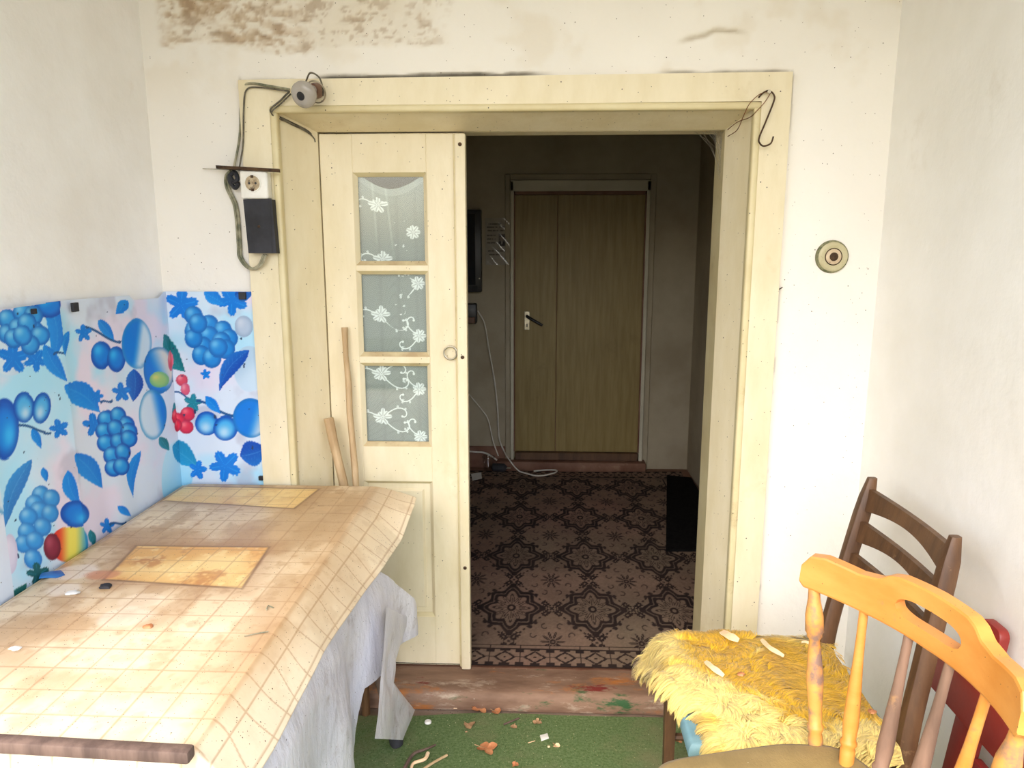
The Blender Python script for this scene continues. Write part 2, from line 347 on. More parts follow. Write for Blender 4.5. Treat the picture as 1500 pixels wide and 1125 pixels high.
# round bead along the inner edge
mk('bead', box(-0.799, -0.777, -0.026, 0.006, 0.0, 1.912, 0.007, 3), M['cream_dark'], tr)
mk('bead', box(0.592, 0.613, -0.026, 0.006, 0.0, 1.915, 0.007, 3), M['cream_dark'], tr)
mk('bead', box(-0.799, 0.613, -0.026, 0.006, 1.908, 1.929, 0.007, 3), M['cream_dark'], tr)
# splayed linings
def lining(a, b, t):   # a,b: front and back edge lines (2 pts each), t thickness vector
    a0, a1 = map(np.array, a); b0, b1 = map(np.array, b); t = np.array(t)
    return hexa([a0, b0, b1, a1, a0+t, b0+t, b1+t, a1+t])
mk('lining_board', lining([(-0.785, 0.0, 0), (-0.785, 0.0, 1.915)], [(-0.706, YD, 0), (-0.706, YD, 1.915)], (-0.016, 0.008, 0)), M['cream'], tr, smooth=0)
mk('lining_board', lining([(0.600, 0.0, 0), (0.600, 0.0, 1.915)], [(0.549, YD, 0), (0.549, YD, 1.915)], (0.016, 0.008, 0)), M['cream'], tr, smooth=0)
mk('lining_board', lining([(-0.79, 0.0, 1.917), (0.605, 0.0, 1.917)], [(-0.79, YD, 1.876), (0.605, YD, 1.876)], (0, 0.006, 0.016)), M['cream'], tr, smooth=0)
mk('jamb', box(-0.726, -0.706, YD, 0.25, FZ, 1.9), M['cream'], tr, smooth=0)
mk('jamb', box(0.549, 0.571, YD, 0.25, FZ, 1.9), M['cream_dark'], tr, smooth=0)
mk('jamb', box(-0.706, 0.549, YD+0.045, 0.25, 1.88, 1.9), M['cream'], tr, smooth=0)

# worn step
n = 60; xs = np.linspace(-0.775, 0.592, n)
sec = [(-0.018, 0.0), (-0.022, 0.012), (-0.023, 0.046), (-0.017, 0.060), (-0.004, 0.067), (0.05, 0.066), (0.165, 0.068)]
V = []
for j, (y, z) in enumerate(sec):
    for x in xs:
        w = 0.006*(fbm(np.array(x*9.0), np.array(j*0.7+3.0), 3)-0.5)
        V.append((x, y+(w if j < 5 else 0), z+(w*0.8 if 2 <= j < 6 else 0)))
# the middle tread is worn hollow
mk('door_step', (np.array(V), grid(n, len(sec)).tolist()), M['step'], label='worn wooden door step with flaking red, green and orange paint', cat='step', smooth=60)

# ------------------------------------------------------------------ glazed door leaf
d1 = root('door_1', (-0.475, YD+0.02, FZ+0.004), 'closed cream door leaf with three lace curtained panes', kind='structure')
LX0, LX1 = -0.703, -0.262; Z0, Z1 = FZ+0.004, 1.872
PX0, PX1 = -0.600, -0.369
PZ = [(1.468, 1.754), (1.172, 1.449), (0.868, 1.150)]; QZ = (0.255, 0.746)
yf, yb = YD+0.003, YD+0.04
mk('stile', box(LX0, PX0, yf, yb, Z0, Z1, 0.002), M['cream'], d1, smooth=0)
mk('stile', box(PX1, LX1, yf, yb, Z0, Z1, 0.002), M['cream'], d1, smooth=0)
for za, zb in ((PZ[0][1], Z1), (PZ[1][1], PZ[0][0]), (PZ[2][1], PZ[1][0]), (QZ[1], PZ[2][0]), (Z0, QZ[0])):
    mk('rail', box(PX0-0.001, PX1+0.001, yf, yb, za, zb, 0.0015), M['cream'], d1, smooth=0)
def bead_frame(x0, x1, z0, z1, w, y0, y1, sill):
    for i, (p, q, r_, s_) in enumerate([((x0, z0), (x1, z0), (x1-w, z0+w*1.2), (x0+w, z0+w*1.2)), ((x1, z0), (x1, z1), (x1-w, z1-w), (x1-w, z0+w*1.2)),
                                        ((x1, z1), (x0, z1), (x0+w, z1-w), (x1-w, z1-w)), ((x0, z1), (x0, z0), (x0+w, z0+w*1.2), (x0+w, z1-w))]):
        a = [(c[0], y0, c[1]) for c in (p, q)]+[(c[0], y1, c[1]) for c in (r_, s_)]
        b = [(c[0], y1+0.006, c[1]) for c in (p, q, r_, s_)]
        yield hexa(a+b), (M['sill'] if i == 0 else M['cream_dark'] if i == 2 else M['cream'])
for (za, zb) in PZ:
    pn = mk('pane', box(PX0+0.004, PX1-0.004, YD+0.021, YD+0.024, za+0.004, zb-0.004), M['glass'], d1, smooth=0)
    for vf, mm in bead_frame(PX0, PX1, za, zb, 0.011, yf+0.001, YD+0.018, True):
        mk('glazing_bead', vf, mm, d1, smooth=0)
pl = mk('panel', box(PX0-0.002, PX1+0.002, YD+0.018, YD+0.03, QZ[0]-0.002, QZ[1]+0.002), M['cream'], d1, smooth=0)
for vf, mm in bead_frame(PX0, PX1, QZ[0], QZ[1], 0.009, yf+0.001, YD+0.014, False):
    mk('panel_moulding', vf, mm if mm is not M['sill'] else M['cream_dark'], d1, smooth=0)
# raised field: bevelled block
ix0, ix1, iz0, iz1 = PX0+0.012, PX1-0.036, QZ[0]+0.035, QZ[1]-0.035
mk('raised_field', hexa([(ix0, YD+0.008, iz0), (ix1, YD+0.008, iz0), (ix1, YD+0.008, iz1), (ix0, YD+0.008, iz1),
                         (ix0-0.008, YD+0.02, iz0-0.008), (ix1+0.008, YD+0.02, iz0-0.008), (ix1+0.008, YD+0.02, iz1+0.008), (ix0-0.008, YD+0.02, iz1+0.008)]), M['cream'], d1, smooth=0)
# cover strip on the meeting edge
cs = mk('cover_strip', box(-0.276, -0.243, YD-0.02, YD+0.012, FZ+0.002, 1.868, 0.004, 2), M['cream'], d1)
mk('strip_bead', box(-0.282, -0.275, YD-0.008, YD+0.006, FZ+0.004, 1.868, 0.002), M['cream_dark'], d1, smooth=0)
mk('edge_board', box(-0.262, -0.246, YD+0.012, YD+0.045, FZ+0.004, 1.868, 0.001), M['cream'], d1, smooth=0)
for z in (1.835, 1.175, 0.45):
    mk('screw', lathe((-0.259, YD-0.0205, z), (-0.259, YD-0.0245, z), [(0, .006), (.6, .006), (1, .003)], 10), M['iron'], cs)
rc = on(660, 517, 1, YD-0.012)
a = np.linspace(0, 2*math.pi, 33)
rp = np.stack([rc[0]+0.021*np.cos(a), np.full_like(a, rc[1]), rc[2]+0.021*np.sin(a)], -1)
rg = mk('ring_handle', tube(rp, 0.0032, 8, False), M['steel'], d1, label='round nickel ring pull')
mk('eye_plate', lathe((rc[0]+0.024, YD+0.004, rc[2]), (rc[0]+0.024, YD-0.016, rc[2]), [(0, .011), (.3, .010), (.4, .005), (.9, .005), (1, .003)], 12), M['steel'], rg)

# lace curtain hung behind the three panes
x0, x1, z0, z1 = -0.625, -0.345, 0.85, 1.755
nu, nv = 200, 600
X, Zt = np.meshgrid(np.linspace(x0, x1, nu), np.linspace(0, 1, nv))
top = z1-0.046*np.sin(math.pi*np.clip((X-(-0.59))/0.21, 0, 1))-0.002
Z = z0+(top-z0)*Zt
Y = YD+0.034+0.004*np.sin(X*70+3*Z)*sst(1.3, 1.75, Z)+0.003*np.sin(X*33)
al = np.full(X.shape, 0.56); mesh_ = 0.22*(np.sin(X*2*math.pi/0.0055)*np.sin(Z*2*math.pi/0.0055) > 0.1)
al += mesh_
al = np.where(top-Z < 0.022, 0.80, al)
fold = sst(0.006, 0, abs(X+0.548-0.05*(1.75-Z)))*sst(1.5, 1.6, Z)+sst(0.006, 0, abs(X+0.51-0.10*(1.75-Z)))*sst(1.45, 1.6, Z); al = np.clip(al+0.2*fold, 0, 1)
ga = np.zeros(X.shape)
def win(cx, cz, r):
    i0, i1 = np.searchsorted(X[0], [cx-r, cx+r]); j0, j1 = int((cz-r-z0)/(z1-z0)*nv)-6, int((cz+r-z0)/(z1-z0)*nv)+12
    return slice(max(j0, 0), max(j1, 0)), slice(i0, i1)
def petal(cx, cz, a, l, w):
    s = win(cx, cz, l*1.2)
    if X[s].size == 0: return
    dx, dz = X[s]-cx, Z[s]-cz; t = (dx*math.cos(a)+dz*math.sin(a))/l; u = (-dx*math.sin(a)+dz*math.cos(a))/w
    e = ((t-0.5)/0.5)**2+(u/(0.35+0.65*np.clip(t, 0, 1)))**2
    m = sst(1.0, 0.75, e)*(1-0.35*sst(0.25, 0.05, abs(u))*(t > 0.15)); ga[s] = np.maximum(ga[s], m)
def stroke(pts, w):
    for i, p in enumerate(pts):
        s = win(p[0], p[1], w*1.5)
        if X[s].size: ga[s] = np.maximum(ga[s], sst(w, w*0.6, np.hypot(X[s]-p[0], Z[s]-p[1])))
def scroll(px, pz, ang, ln, turn, r):
    t = np.linspace(0, 1, 90); aa = ang+turn*(t**2)*4.4; st = ln/90*(1.25-0.7*t)
    pts = np.stack([px+np.cumsum(np.cos(aa)*st), pz+np.cumsum(np.sin(aa)*st)], -1)
    stroke(pts, r); e = pts[-1]; stroke([e], r*2.0)
    petal(*pts[25], aa[25]+turn*-0.9, 0.012, 0.005); petal(*pts[45], aa[45]-turn*0.8, 0.010, 0.005)
for fx, fy in ((553, 300), (560, 380), (557, 462), (558, 548), (560, 612), (480, 340)):
    p = on(fx, fy, 1, YD+0.03); cx, cz = p[0], p[2]
    for k, a in enumerate((1.5, 0.85, 2.2, 0.15, -1.0, -1.9, 2.9, -2.6)): petal(cx, cz, a, 0.034-0.005*(k % 3), 0.0105)
    scroll(cx+0.016, cz+0.014, 0.6, 0.115, -1, 0.0026); scroll(cx+0.014, cz-0.018, -0.75, 0.135, 1, 0.0028)
    scroll(cx-0.018, cz+0.006, 2.6, 0.09, 1, 0.0026)
for fx, fy in ((605, 340), (612, 415), (614, 492), (614, 570), (616, 640)):
    p = on(fx, fy, 1, YD+0.03); cx, cz = p[0], p[2]
    for k in range(7): petal(cx, cz, k*0.9, 0.024, 0.0095)
    scroll(cx-0.008, cz-0.012, -2.2, 0.105, -1, 0.0026); scroll(cx-0.010, cz+0.006, 2.5, 0.10, -1, 0.0026)
    petal(cx-0.045, cz+0.02, 2.4, 0.014, 0.005); petal(cx-0.05, cz-0.035, 3.6, 0.014, 0.005)
al = np.clip(np.maximum(al, 0.98*ga), 0, 1)
cl = np.zeros(X.shape+(4,)); cl[..., :3] = lin((190, 196, 192)); cl[..., :3] += ga[..., None]*(lin((250, 252, 252))-lin((190, 196, 192))); cl[..., 3] = al
mk('lace_curtain', (np.stack([X, Y, Z], -1).reshape(-1, 3), grid(nu, nv).tolist()), M['lace'], col=cl.reshape(-1, 4),
   label='white floral lace net curtain behind the panes of the cream door', cat='curtain')

# ------------------------------------------------------------------ inner door of the hall
d2 = root('door_2', (0.235, HY, FZ), 'closed yellowish wood grained door at the end of the hall', kind='structure')
DX0, DX1, DZ0, DZ1 = -0.18, 0.630, 0.19, 1.846
for xa, xb in ((DX0, 0.085), (0.089, DX1)):
    mk('door_board', box(xa, xb, HY-0.03, HY-0.002, DZ0, DZ1, 0.002), M['halldoor'], d2, smooth=0)
mk('door_gap_batten', box(0.08, 0.094, HY-0.022, HY-0.004, DZ0, DZ1), M['oldred'], d2, smooth=0)
for xa, xb, za, zb in ((DX0-0.03, DX0-0.008, 0.12, 1.93), (DX1+0.008, DX1+0.032, 0.12, 1.93), (DX0-0.03, DX1+0.032, 1.868, 1.935)):
    mk('door_casing_board', box(xa, xb, HY-0.045, HY-0.002, za, zb, 0.004), M['halltrim'], d2, smooth=0)
for xa, xb, za, zb in ((DX0-0.008, DX0, DZ0, 1.868), (DX1, DX1+0.008, DZ0, 1.868), (DX0-0.008, DX1+0.008, 1.848, 1.868)):
    mk('rebate_strip', box(xa, xb, HY-0.04, HY-0.002, za, zb), M['oldred'], d2, smooth=0)
mk('raised_sill', box(DX0-0.12, DX1+0.05, HY-0.10, HY-0.002, FZ, 0.135, 0.008, 2), M['oldred'], d2)
mk('sill_strip', box(DX0, DX1, HY-0.055, HY-0.002, 0.135, 0.188, 0.004), M['brownwood'], d2)
hp = on(772, 463, 1, HY-0.04)
h = mk('handle_plate', box(hp[0]-0.018, hp[0]+0.018, HY-0.036, HY-0.030, hp[2]-0.09, hp[2]+0.03, 0.003), M['steel'], d2)
mk('lever', tube([(hp[0], HY-0.034, hp[2]), (hp[0], HY-0.075, hp[2]), (hp[0]+0.012, HY-0.082, hp[2]-0.006), (hp[0]+0.10, HY-0.082, hp[2]-0.055)], [.009, .009, .010, .008], 10), M['black'], h)
mk('keyhole', box(hp[0]-0.004, hp[0]+0.004, HY-0.0375, HY-0.0355, hp[2]-0.070, hp[2]-0.050), M['black'], h, smooth=0)
# plaster band around the inner door frame
tb = root('trim_2', (0.235, HY, FZ), 'raised plaster band around the hall door', kind='structure')
for xa, xb, za, zb in ((DX0-0.065, DX0-0.03, FZ, 1.975), (DX1+0.032, DX1+0.07, FZ, 1.975), (DX0-0.03, DX1+0.032, 1.936, 1.975)):
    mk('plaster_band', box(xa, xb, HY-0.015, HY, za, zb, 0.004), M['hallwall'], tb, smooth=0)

# ------------------------------------------------------------------ patterned rug
RX0, RX1, RY0, RY1 = -0.62, 0.905, 0.128, 2.43
nu, nv = 400, 500
X, Y = np.meshgrid(np.linspace(RX0, RX1, nu), np.linspace(RY0, RY1, nv))
LX, PY = 0.330, 0.520
A = (X+0.12)/LX; B = (Y-0.555)/PY
wob = 0.012*(fbm(X*30, Y*30, 3)-0.5); A = A+wob; B = B-wob
dk = np.zeros(X.shape)                      # darkness of the pattern
def put(m, v=1.0): 
    global dk
    dk = np.maximum(dk, np.clip(m, 0, 1)*v)
def rel(ca, cb): return A-ca-np.round(A-ca), B-cb-np.round(B-cb)
def ln(d, w): return sst(w, w*0.55, np.abs(d))
# dashed diamond lattice
a, b = rel(0, 0); q = np.abs(a)+np.abs(b); put(ln(q-0.5, 0.020)*(np.sin((np.abs(a)-np.abs(b))*70) > -0.2), 0.85)
# big medallions
a, b = rel(0, 0); r = np.hypot(a, b); th = np.arctan2(b, a)
lob = 0.285+0.035*np.cos(8*th)+0.02*np.cos(4*th)
put(sst(0.062, 0.050, np.abs(r-lob))*(1-0.8*ln(r-lob-0.004*np.cos(24*th), 0.012)))
put(sst(0.05, 0.035, np.hypot(np.abs(a)-0.385, b)))
put(sst(0.05, 0.035, np.hypot(a, np.abs(b)-0.385)))
put(sst(0.032, 0.02, np.hypot(np.abs(a)-0.24, np.abs(b)-0.29)), 0.9); put(sst(0.032, 0.02, np.hypot(np.abs(a)-0.30, np.abs(b)-0.225)), 0.9)
put(ln(r-0.165-0.055*np.cos(12*th), 0.020), 0.8)
put(ln(r-0.04, 0.018)); put((np.cos(12*th) > 0.86)*(r > 0.06)*(r < 0.17), 0.7)
dk *= 1-0.9*sst(0.016, 0.008, r)
# corner bars forming crosses
for ca, cb in ((0.5, 0.0), (0.0, 0.5)):
    a, b = rel(ca, cb); u = (np.abs(a)+np.abs(b))/1.4142; w = np.abs(np.abs(a)-np.abs(b))/1.4142
    ser = 0.030+0.010*(np.sin(u*180) > 0)
    put((u > 0.04)*(u < 0.155)*(w < ser)*(w > 0.009)); put((u < 0.03)*(r*0+1)*(np.maximum(np.abs(a), np.abs(b)) < 0.016), 0.6)
# small flowers
a, b = rel(0.5, 0.5); r = np.hypot(a, b); th = np.arctan2(b, a)
pe = 0.085+0.055*np.cos(10*th); put(sst(0.012, 0, r-pe)*(1-0.75*(r < 0.05))*(1-0.7*ln(np.sin(5*th), 0.22)*(r > 0.06)))
put(ln(r-0.025, 0.012))
# curled tendrils around the small flowers
for k in range(8):
    t0 = (k+0.5)*math.pi/4; ca, cb = 0.24*math.cos(t0), 0.24*math.sin(t0)
    rr = np.hypot(a-ca, b-cb); put(ln(rr-0.035, 0.010)*(np.sin(np.arctan2(b-cb, a-ca)*1.0-t0) > -0.5), 0.65)
# borders at both ends and along the sides
def border(dist, along):
    global dk
    inb = dist < 0.142
    p = along/0.109; pa = p-np.round(p); qb = (dist-0.058)/0.109
    s = np.zeros(dk.shape)
    def o(m, v=1.0): 
        nonlocal s
        s = np.maximum(s, np.clip(m, 0, 1)*v)
    stepd = np.round((np.abs(pa)+np.abs(qb))*9)/9
    o((stepd > 0.24)*(stepd < 0.40)*(np.abs(pa) < 0.42))
    o((np.abs(qb) > 0.36)*(np.abs(np.abs(pa)) < 0.17)*(np.abs(qb) < 0.47)); o((np.abs(qb) > 0.30)*(np.abs(np.abs(pa)-0.5) < 0.14)*(np.abs(qb) < 0.47))
    o(np.hypot(pa, qb) < 0.05); o((np.abs(np.abs(pa)-0.5) < 0.018), 0.9); o((np.abs(qb) < 0.02)*(np.abs(pa) > 0.38), 0.8)
    o(dist < 0.006); o((dist > 0.110)*(dist < 0.116)); o((dist > 0.134)*(dist < 0.142))
    dk = np.where(inb, s, dk)
border(np.minimum(X-RX0, RX1-X), Y-RY0); border(np.minimum(Y-RY0, RY1-Y), X+0.02)
gr = fbm(X*6, Y*6, 4); fi = fbm(X*160, Y*120, 2)
base = np.array([136, 113, 98])*(0.86+0.28*gr)[..., None]+((fbm(X*2.5+4, Y*2.5, 3)-0.5)*22)[..., None]*np.array([1, -0.1, 0.2])
dark = np.array([24, 23, 28.0])
dkk = np.minimum(dk*(0.86+0.25*fi), 1)[..., None]; c = base*(1-dkk)+dark*dkk
c = c*(0.9+0.2*fi[..., None])
Zr = FZ+0.010+0.003*(gr-0.5)+0.0*X
Zr = Zr+0.010*sst(RY1-0.10, RY1, Y)*sst(0.3, 0.9, X)
vr = np.stack([X, Y, Zr], -1).reshape(-1, 3)
mk('hall_rug', (vr, grid(nu, nv).tolist()), M['rug'], col=lin(np.clip(c, 0, 255)).reshape(-1, 3), label='worn brown rug with black medallion lattice and rosette border', cat='rug')
# black mat lying over the right of the rug
ma = [(0.60, 1.14), (0.93, 1.16), (0.945, 2.30), (0.80, 2.345)]
mk('black_mat', prism(ma, 2, FZ+0.0135, FZ+0.024, 0.003), M['mat'], label='plain black mat lying on the patterned rug', cat='mat')

# ------------------------------------------------------------------ things in the hall
tv = root('wall_screen', (-0.70, HY-0.005, 1.24), 'black flat screen hung on the hall wall left of the inner door', 'screen')
mk('housing', box(-1.04, -0.392, HY-0.075, HY-0.004, 1.243, 1.757, 0.006, 2), M['black'], tv)
mk('bezel', box(-1.03, -0.415, HY-0.079, HY-0.074, 1.735, 1.75), M['rubber'], tv, smooth=0)
mk('bezel', box(-1.03, -0.415, HY-0.079, HY-0.074, 1.25, 1.285), M['rubber'], tv, smooth=0)
mk('screen', box(-1.015, -0.43, HY-0.077, HY-0.073, 1.29, 1.73), mat('dark_glossy_screen', (30, 34, 40), (34, 38, 44), 3, 0.08), tv, smooth=0)
mk('button', lathe((-0.405, HY-0.074, 1.33), (-0.405, HY-0.079, 1.33), [(0, .005), (.8, .005), (1, .003)], 10), M['steel'], tv)
# printed notice in a clear sleeve
q0 = on(711, 319, 1, HY-0.006); q1 = on(748, 388, 1, HY-0.006)
nt_ = root('memorial_notice', ((q0[0]+q1[0])/2, HY-0.004, q1[2]), 'printed paper notice with a small portrait in a clear sleeve', 'notice')
nu, nv = 80, 140
U, W = np.meshgrid(np.linspace(0, 1, nu), np.linspace(0, 1, nv))
c = np.zeros(U.shape+(3,)); c[:] = (172, 164, 150)
for k, (w0, u0, u1) in enumerate([(0.87, .12, .62), (0.80, .06, .9), (0.73, .08, .75), (0.63, .06, .40), (0.55, .06, .42), (0.47, .06, .38), (0.30, .1, .8), (0.22, .1, .6)]):
    m = (abs(W-w0) < 0.014)*(U > u0)*(U < u1)*(vnoise(U*40, W*3+k*9) > 0.3); c[m] = (92, 84, 76)
m = (U > 0.52)*(U < 0.78)*(W > 0.40)*(W < 0.66); c[m] = (120, 112, 104)
m = np.hypot((U-0.65)/0.075, (W-0.57)/0.055) < 1; c[m] = (150, 132, 116)
m = (np.hypot((U-0.65)/0.085, (W-0.60)/0.045) < 1)*(W > 0.595); c[m] = (48, 44, 42)
m = (np.abs(U-0.65) < 0.11)*(W > 0.405)*(W < 0.50); c[m] = (46, 42, 40)
m = (np.hypot((U-0.65)/0.025, (W-0.48)/0.04) < 1); c[m] = (180, 172, 162)
V = np.stack([q0[0]+(q1[0]-q0[0])*U, np.full_like(U, HY-0.004)-0.004*np.sin(U*3.1), q1[2]+(q0[2]-q1[2])*W], -1).reshape(-1, 3)
mk('printed_sheet', (V, grid(nu, nv).tolist()), M['ink'], nt_, col=lin(c).reshape(-1, 3))
V2 = V.copy().reshape(nv, nu, 3); V2[..., 0] += 0.008*(U-0.4); V2[..., 1] -= 0.006+0.004*np.sin(U*9+W*14)
mk('clear_sleeve', (V2.reshape(-1, 3), grid(nu, nv).tolist()), M['clearfilm'], nt_)
# meter box low on the wall and its cables
mb = root('meter_box', (-0.46, HY, 1.02), 'small dark electric box on the hall wall beneath the screen', 'electric box')
mk('case', box(-0.55, -0.425, HY-0.07, HY, 1.04, 1.17, 0.01, 2), M['black'], mb)
mk('terminal_cover', box(-0.54, -0.435, HY-0.085, HY-0.07, 1.045, 1.085, 0.004), M['bakelite'], mb)
def pxs(pts, y): return [on(px, py, 1, y) for px, py in pts]
cb = spline(pxs([(700, 455), (710, 475), (716, 510), (724, 555), (729, 600), (731, 640), (738, 660)], HY-0.03)+[on(745, 672, 1, HY-0.125)]+[on(x, y, 2, FZ+0.019) for x, y in ((762, 691), (788, 697), (811, 693), (815, 689), (800, 688.5), (782, 690))])
cb[:, 2] = np.maximum(cb[:, 2], FZ+0.0185); cb[:, 1] = np.minimum(cb[:, 1], np.where(cb[:, 2] < 0.15, HY-0.112, HY-0.012))
mk('hall_cable', tube(cb, 0.005, 6), M['whiteflex'], label='long flex hanging down the hall wall and looping on the rug', cat='cable')
cb = spline(pxs([(672, 560), (704, 598), (715, 615), (722, 645), (730, 668)], HY-0.03))
mk('hall_cable', tube(cb, 0.004, 6), M['whiteflex'], label='short pale flex dropping to the dark plug at the plinth', cat='cable')
cb = spline([on(670, 660, 1, HY-0.05), on(696, 662, 1, HY-0.05), on(712, 664, 1, HY-0.055), on(728, 674, 1, HY-0.09)])
mk('hall_cable', tube(cb, 0.006, 6), M['whiteflex'], label='thick white flex running along the brown plinth to the plug', cat='cable')
pb = on(733, 683, 2, FZ+0.012); pb[1] = min(pb[1], HY-0.145)
sb = root('socket_block', (pb[0], pb[1], FZ+0.012), 'dark trailing socket on the rug corner by the plinth', 'socket')
mk('body', lathe((pb[0]-0.05, pb[1], FZ+0.042), (pb[0]+0.05, pb[1]-0.01, FZ+0.042), [(0, .012), (.1, .028), (.8, .028), (.92, .020), (1, .010)], 12), M['rubber'], sb)
mk('pin', join(*[tube([(pb[0]+0.045, pb[1]-0.01+s*0.009, FZ+0.042), (pb[0]+0.075, pb[1]-0.012+s*0.009, FZ+0.042)], 0.003, 6) for s in (-1, 1)]), M['steel'], sb)
p0 = on(713, 690, 2, FZ+0.012)
p0 = p0+np.array([0.012, -0.05, 0]); jar = root('plastic_cup', (p0[0], p0[1]+0.05, FZ+0.0125), 'empty clear plastic cup standing by the brown plinth', 'cup')
mk('cup_wall', lathe((p0[0], p0[1]+0.05, FZ+0.0125), (p0[0], p0[1]+0.05, FZ+0.11), [(0, .028), (.02, .030), (.9, .040), (1, .042)], 20), M['clearfilm'], jar)
mk('cup_rim', tube([(p0[0]+0.042*math.cos(t), p0[1]+0.05+0.042*math.sin(t), FZ+0.11) for t in np.linspace(0, 2*math.pi, 25)], 0.0022, 6, False), M['clearfilm'], jar)
pp = [on(x, y, 2, FZ+0.0145) for x, y in ((690, 694), (705, 692), (706, 701), (692, 704))]
mk('paper_scrap', prism([(p[0], p[1]) for p in pp], 2, FZ+0.0140, FZ+0.0152), M['paper'], label='grey paper scrap lying on the rug by the door leaf', cat='paper')

# ------------------------------------------------------------------ fruit printed plastic film on the porch corner
SX = -1.163
def px2s(x, y):
    if x < 241:
        p = on(x, y, 0, SX); return np.array([p[1], p[2]])
    p = on(x, y, 1, -0.006); return np.array([p[0]-SX, p[2]])
S0, S1, ZA, ZB = -1.30, 0.279, 0.66, 1.41
nu, nv = 620, 300
S, Z = np.meshgrid(np.linspace(S0, S1, nu), np.linspace(ZA, ZB, nv))
img = np.zeros(S.shape+(3,)); n1 = fbm(S*4+2, Z*4, 4); n2 = fbm(S*7, Z*7+5, 4)
img[:] = (214, 226, 242)
def ib(a, k, sl=None):
    sl = sl or (slice(None), slice(None)); a = np.clip(a, 0, 1)[..., None]; img[sl] = img[sl]*(1-a)+np.asarray(k, float)*a
ib(sst(0.45, 0.7, n1), (168, 222, 246)); ib(sst(0.5, 0.75, n2), (226, 218, 236)); ib(sst(0.62, 0.8, fbm(S*9+20, Z*9, 4))*0.5, (170, 168, 186))
BL, BD, CY, TE, PA = (0, 122, 220), (0, 74, 176), (60, 190, 250), (6, 112, 124), (206, 226, 242)
def loc_px(cx, cy, ext):
    c0 = px2s(cx, cy); e = 1.0
    if cx < 241: e = -1.0
    J = np.stack([(px2s(cx+e, cy)-c0)/e, px2s(cx, cy+1)-c0], 1); sx = abs(J[0]).sum()*ext; sz = abs(J[1]).sum()*ext
    i0 = max(int((c0[0]-sx-S0)/(S1-S0)*nu), 0); i1 = min(int((c0[0]+sx-S0)/(S1-S0)*nu)+2, nu)
    j0 = max(int((c0[1]-sz-ZA)/(ZB-ZA)*nv), 0); j1 = min(int((c0[1]+sz-ZA)/(ZB-ZA)*nv)+2, nv)
    sl = (slice(j0, max(j1, j0)), slice(i0, max(i1, i0))); Ji = np.linalg.inv(J)
    ds, dz = S[sl]-c0[0], Z[sl]-c0[1]
    return sl, Ji[0, 0]*ds+Ji[0, 1]*dz, Ji[1, 0]*ds+Ji[1, 1]*dz
def fruit(cx, cy, rx, ry, c_edge=BD, c_mid=BL, c_hi=CY, ang=0.0, hx=-0.35, hy=-0.35, hs=0.6):
    sl, dx, dy = loc_px(cx, cy, max(rx, ry)*1.15)
    if dx.size == 0: return
    a = math.radians(ang); u = (dx*math.cos(a)+dy*math.sin(a))/rx; v = (-dx*math.sin(a)+dy*math.cos(a))/ry
    e = np.sqrt(u*u+v*v); m = sst(1.0, 0.94, e); t = sst(0.45, 1.0, e)[..., None]
    c = np.asarray(c_mid)*(1-t)+np.asarray(c_edge)*t; h = np.exp(-((u-hx)**2+(v-hy)**2)/(hs*hs*0.5))[..., None]
    ib(m, c*(1-0.8*h)+np.asarray(c_hi)*0.8*h, sl)
def half(cx, cy, rx, ry, c_a, c_b, ang=0.0, pos=0.0, soft=0.5, c_edge=None):
    sl, dx, dy = loc_px(cx, cy, max(rx, ry)*1.15)
    if dx.size == 0: return
    a = math.radians(ang); u, v = dx/rx, dy/ry; e = np.sqrt(u*u+v*v); m = sst(1.0, 0.95, e)
    t = sst(pos-soft, pos+soft, u*math.cos(a)+v*math.sin(a))[..., None]; c = np.asarray(c_a)*(1-t)+np.asarray(c_b)*t
    if c_edge is not None: k = sst(0.75, 1.0, e)[..., None]*0.7; c = c*(1-k)+np.asarray(c_edge)*k
    ib(m, c, sl)
def leaf(x0, y0, x1, y1, w, col=BL, bend=0.0, hi=CY, jag=0.035):
    cx, cy = (x0+x1)/2, (y0+y1)/2; ln_ = math.hypot(x1-x0, y1-y0); sl, dx, dy = loc_px(cx, cy, ln_*0.75)
    if dx.size == 0: return
    ux, uy = (x1-x0)/ln_, (y1-y0)/ln_; t = (dx*ux+dy*uy)/ln_+0.5; n = (-dx*uy+dy*ux)-bend*ln_*np.sin(math.pi*np.clip(t, 0, 1))
    hw = w*np.sin(math.pi*np.clip(t, 0, 1)**0.8)*(1+jag*np.sin(t*70)); m = sst(hw, hw*0.88, abs(n))*(t > 0)*(t < 1)
    k = n/np.maximum(hw, 0.1); vein = sst(0.06, 0.0, abs(k))+0.4*sst(0.3, 0, abs(np.sin((t+abs(k)*0.18)*30)))*(abs(k) < 0.8)
    sh = (0.25+0.35*k)[..., None]; c = np.asarray(col)*(1-np.clip(sh, 0, 1)*0.5)+np.asarray(hi)*np.clip(sh, 0, 1)*0.5
    v_ = np.clip(vein, 0, 1)[..., None]*0.28; ib(m, c*(1-v_)+np.array((150, 214, 244))*v_, sl)
def vine(cx, cy, r, rot=0.0, col=BL):
    sl, dx, dy = loc_px(cx, cy, r*1.5)
    if dx.size == 0: return
    th = np.arctan2(dy, dx)+rot; q = np.hypot(dx, dy); R = r*(0.52+0.52*np.abs(np.cos(2.5*th))**1.1+0.04*np.sin(th*31+2*np.cos(th)))*(1-0.25*np.exp(-(np.cos(th/2)/0.25)**2))
    k = 0.35*sst(0.22, 0.0, abs(np.sin(2.5*th)))*(q < R*0.8); k = k[..., None]; ib(sst(R, R*0.93, q), np.asarray(col)*(1-k)+np.array(CY)*k, sl)
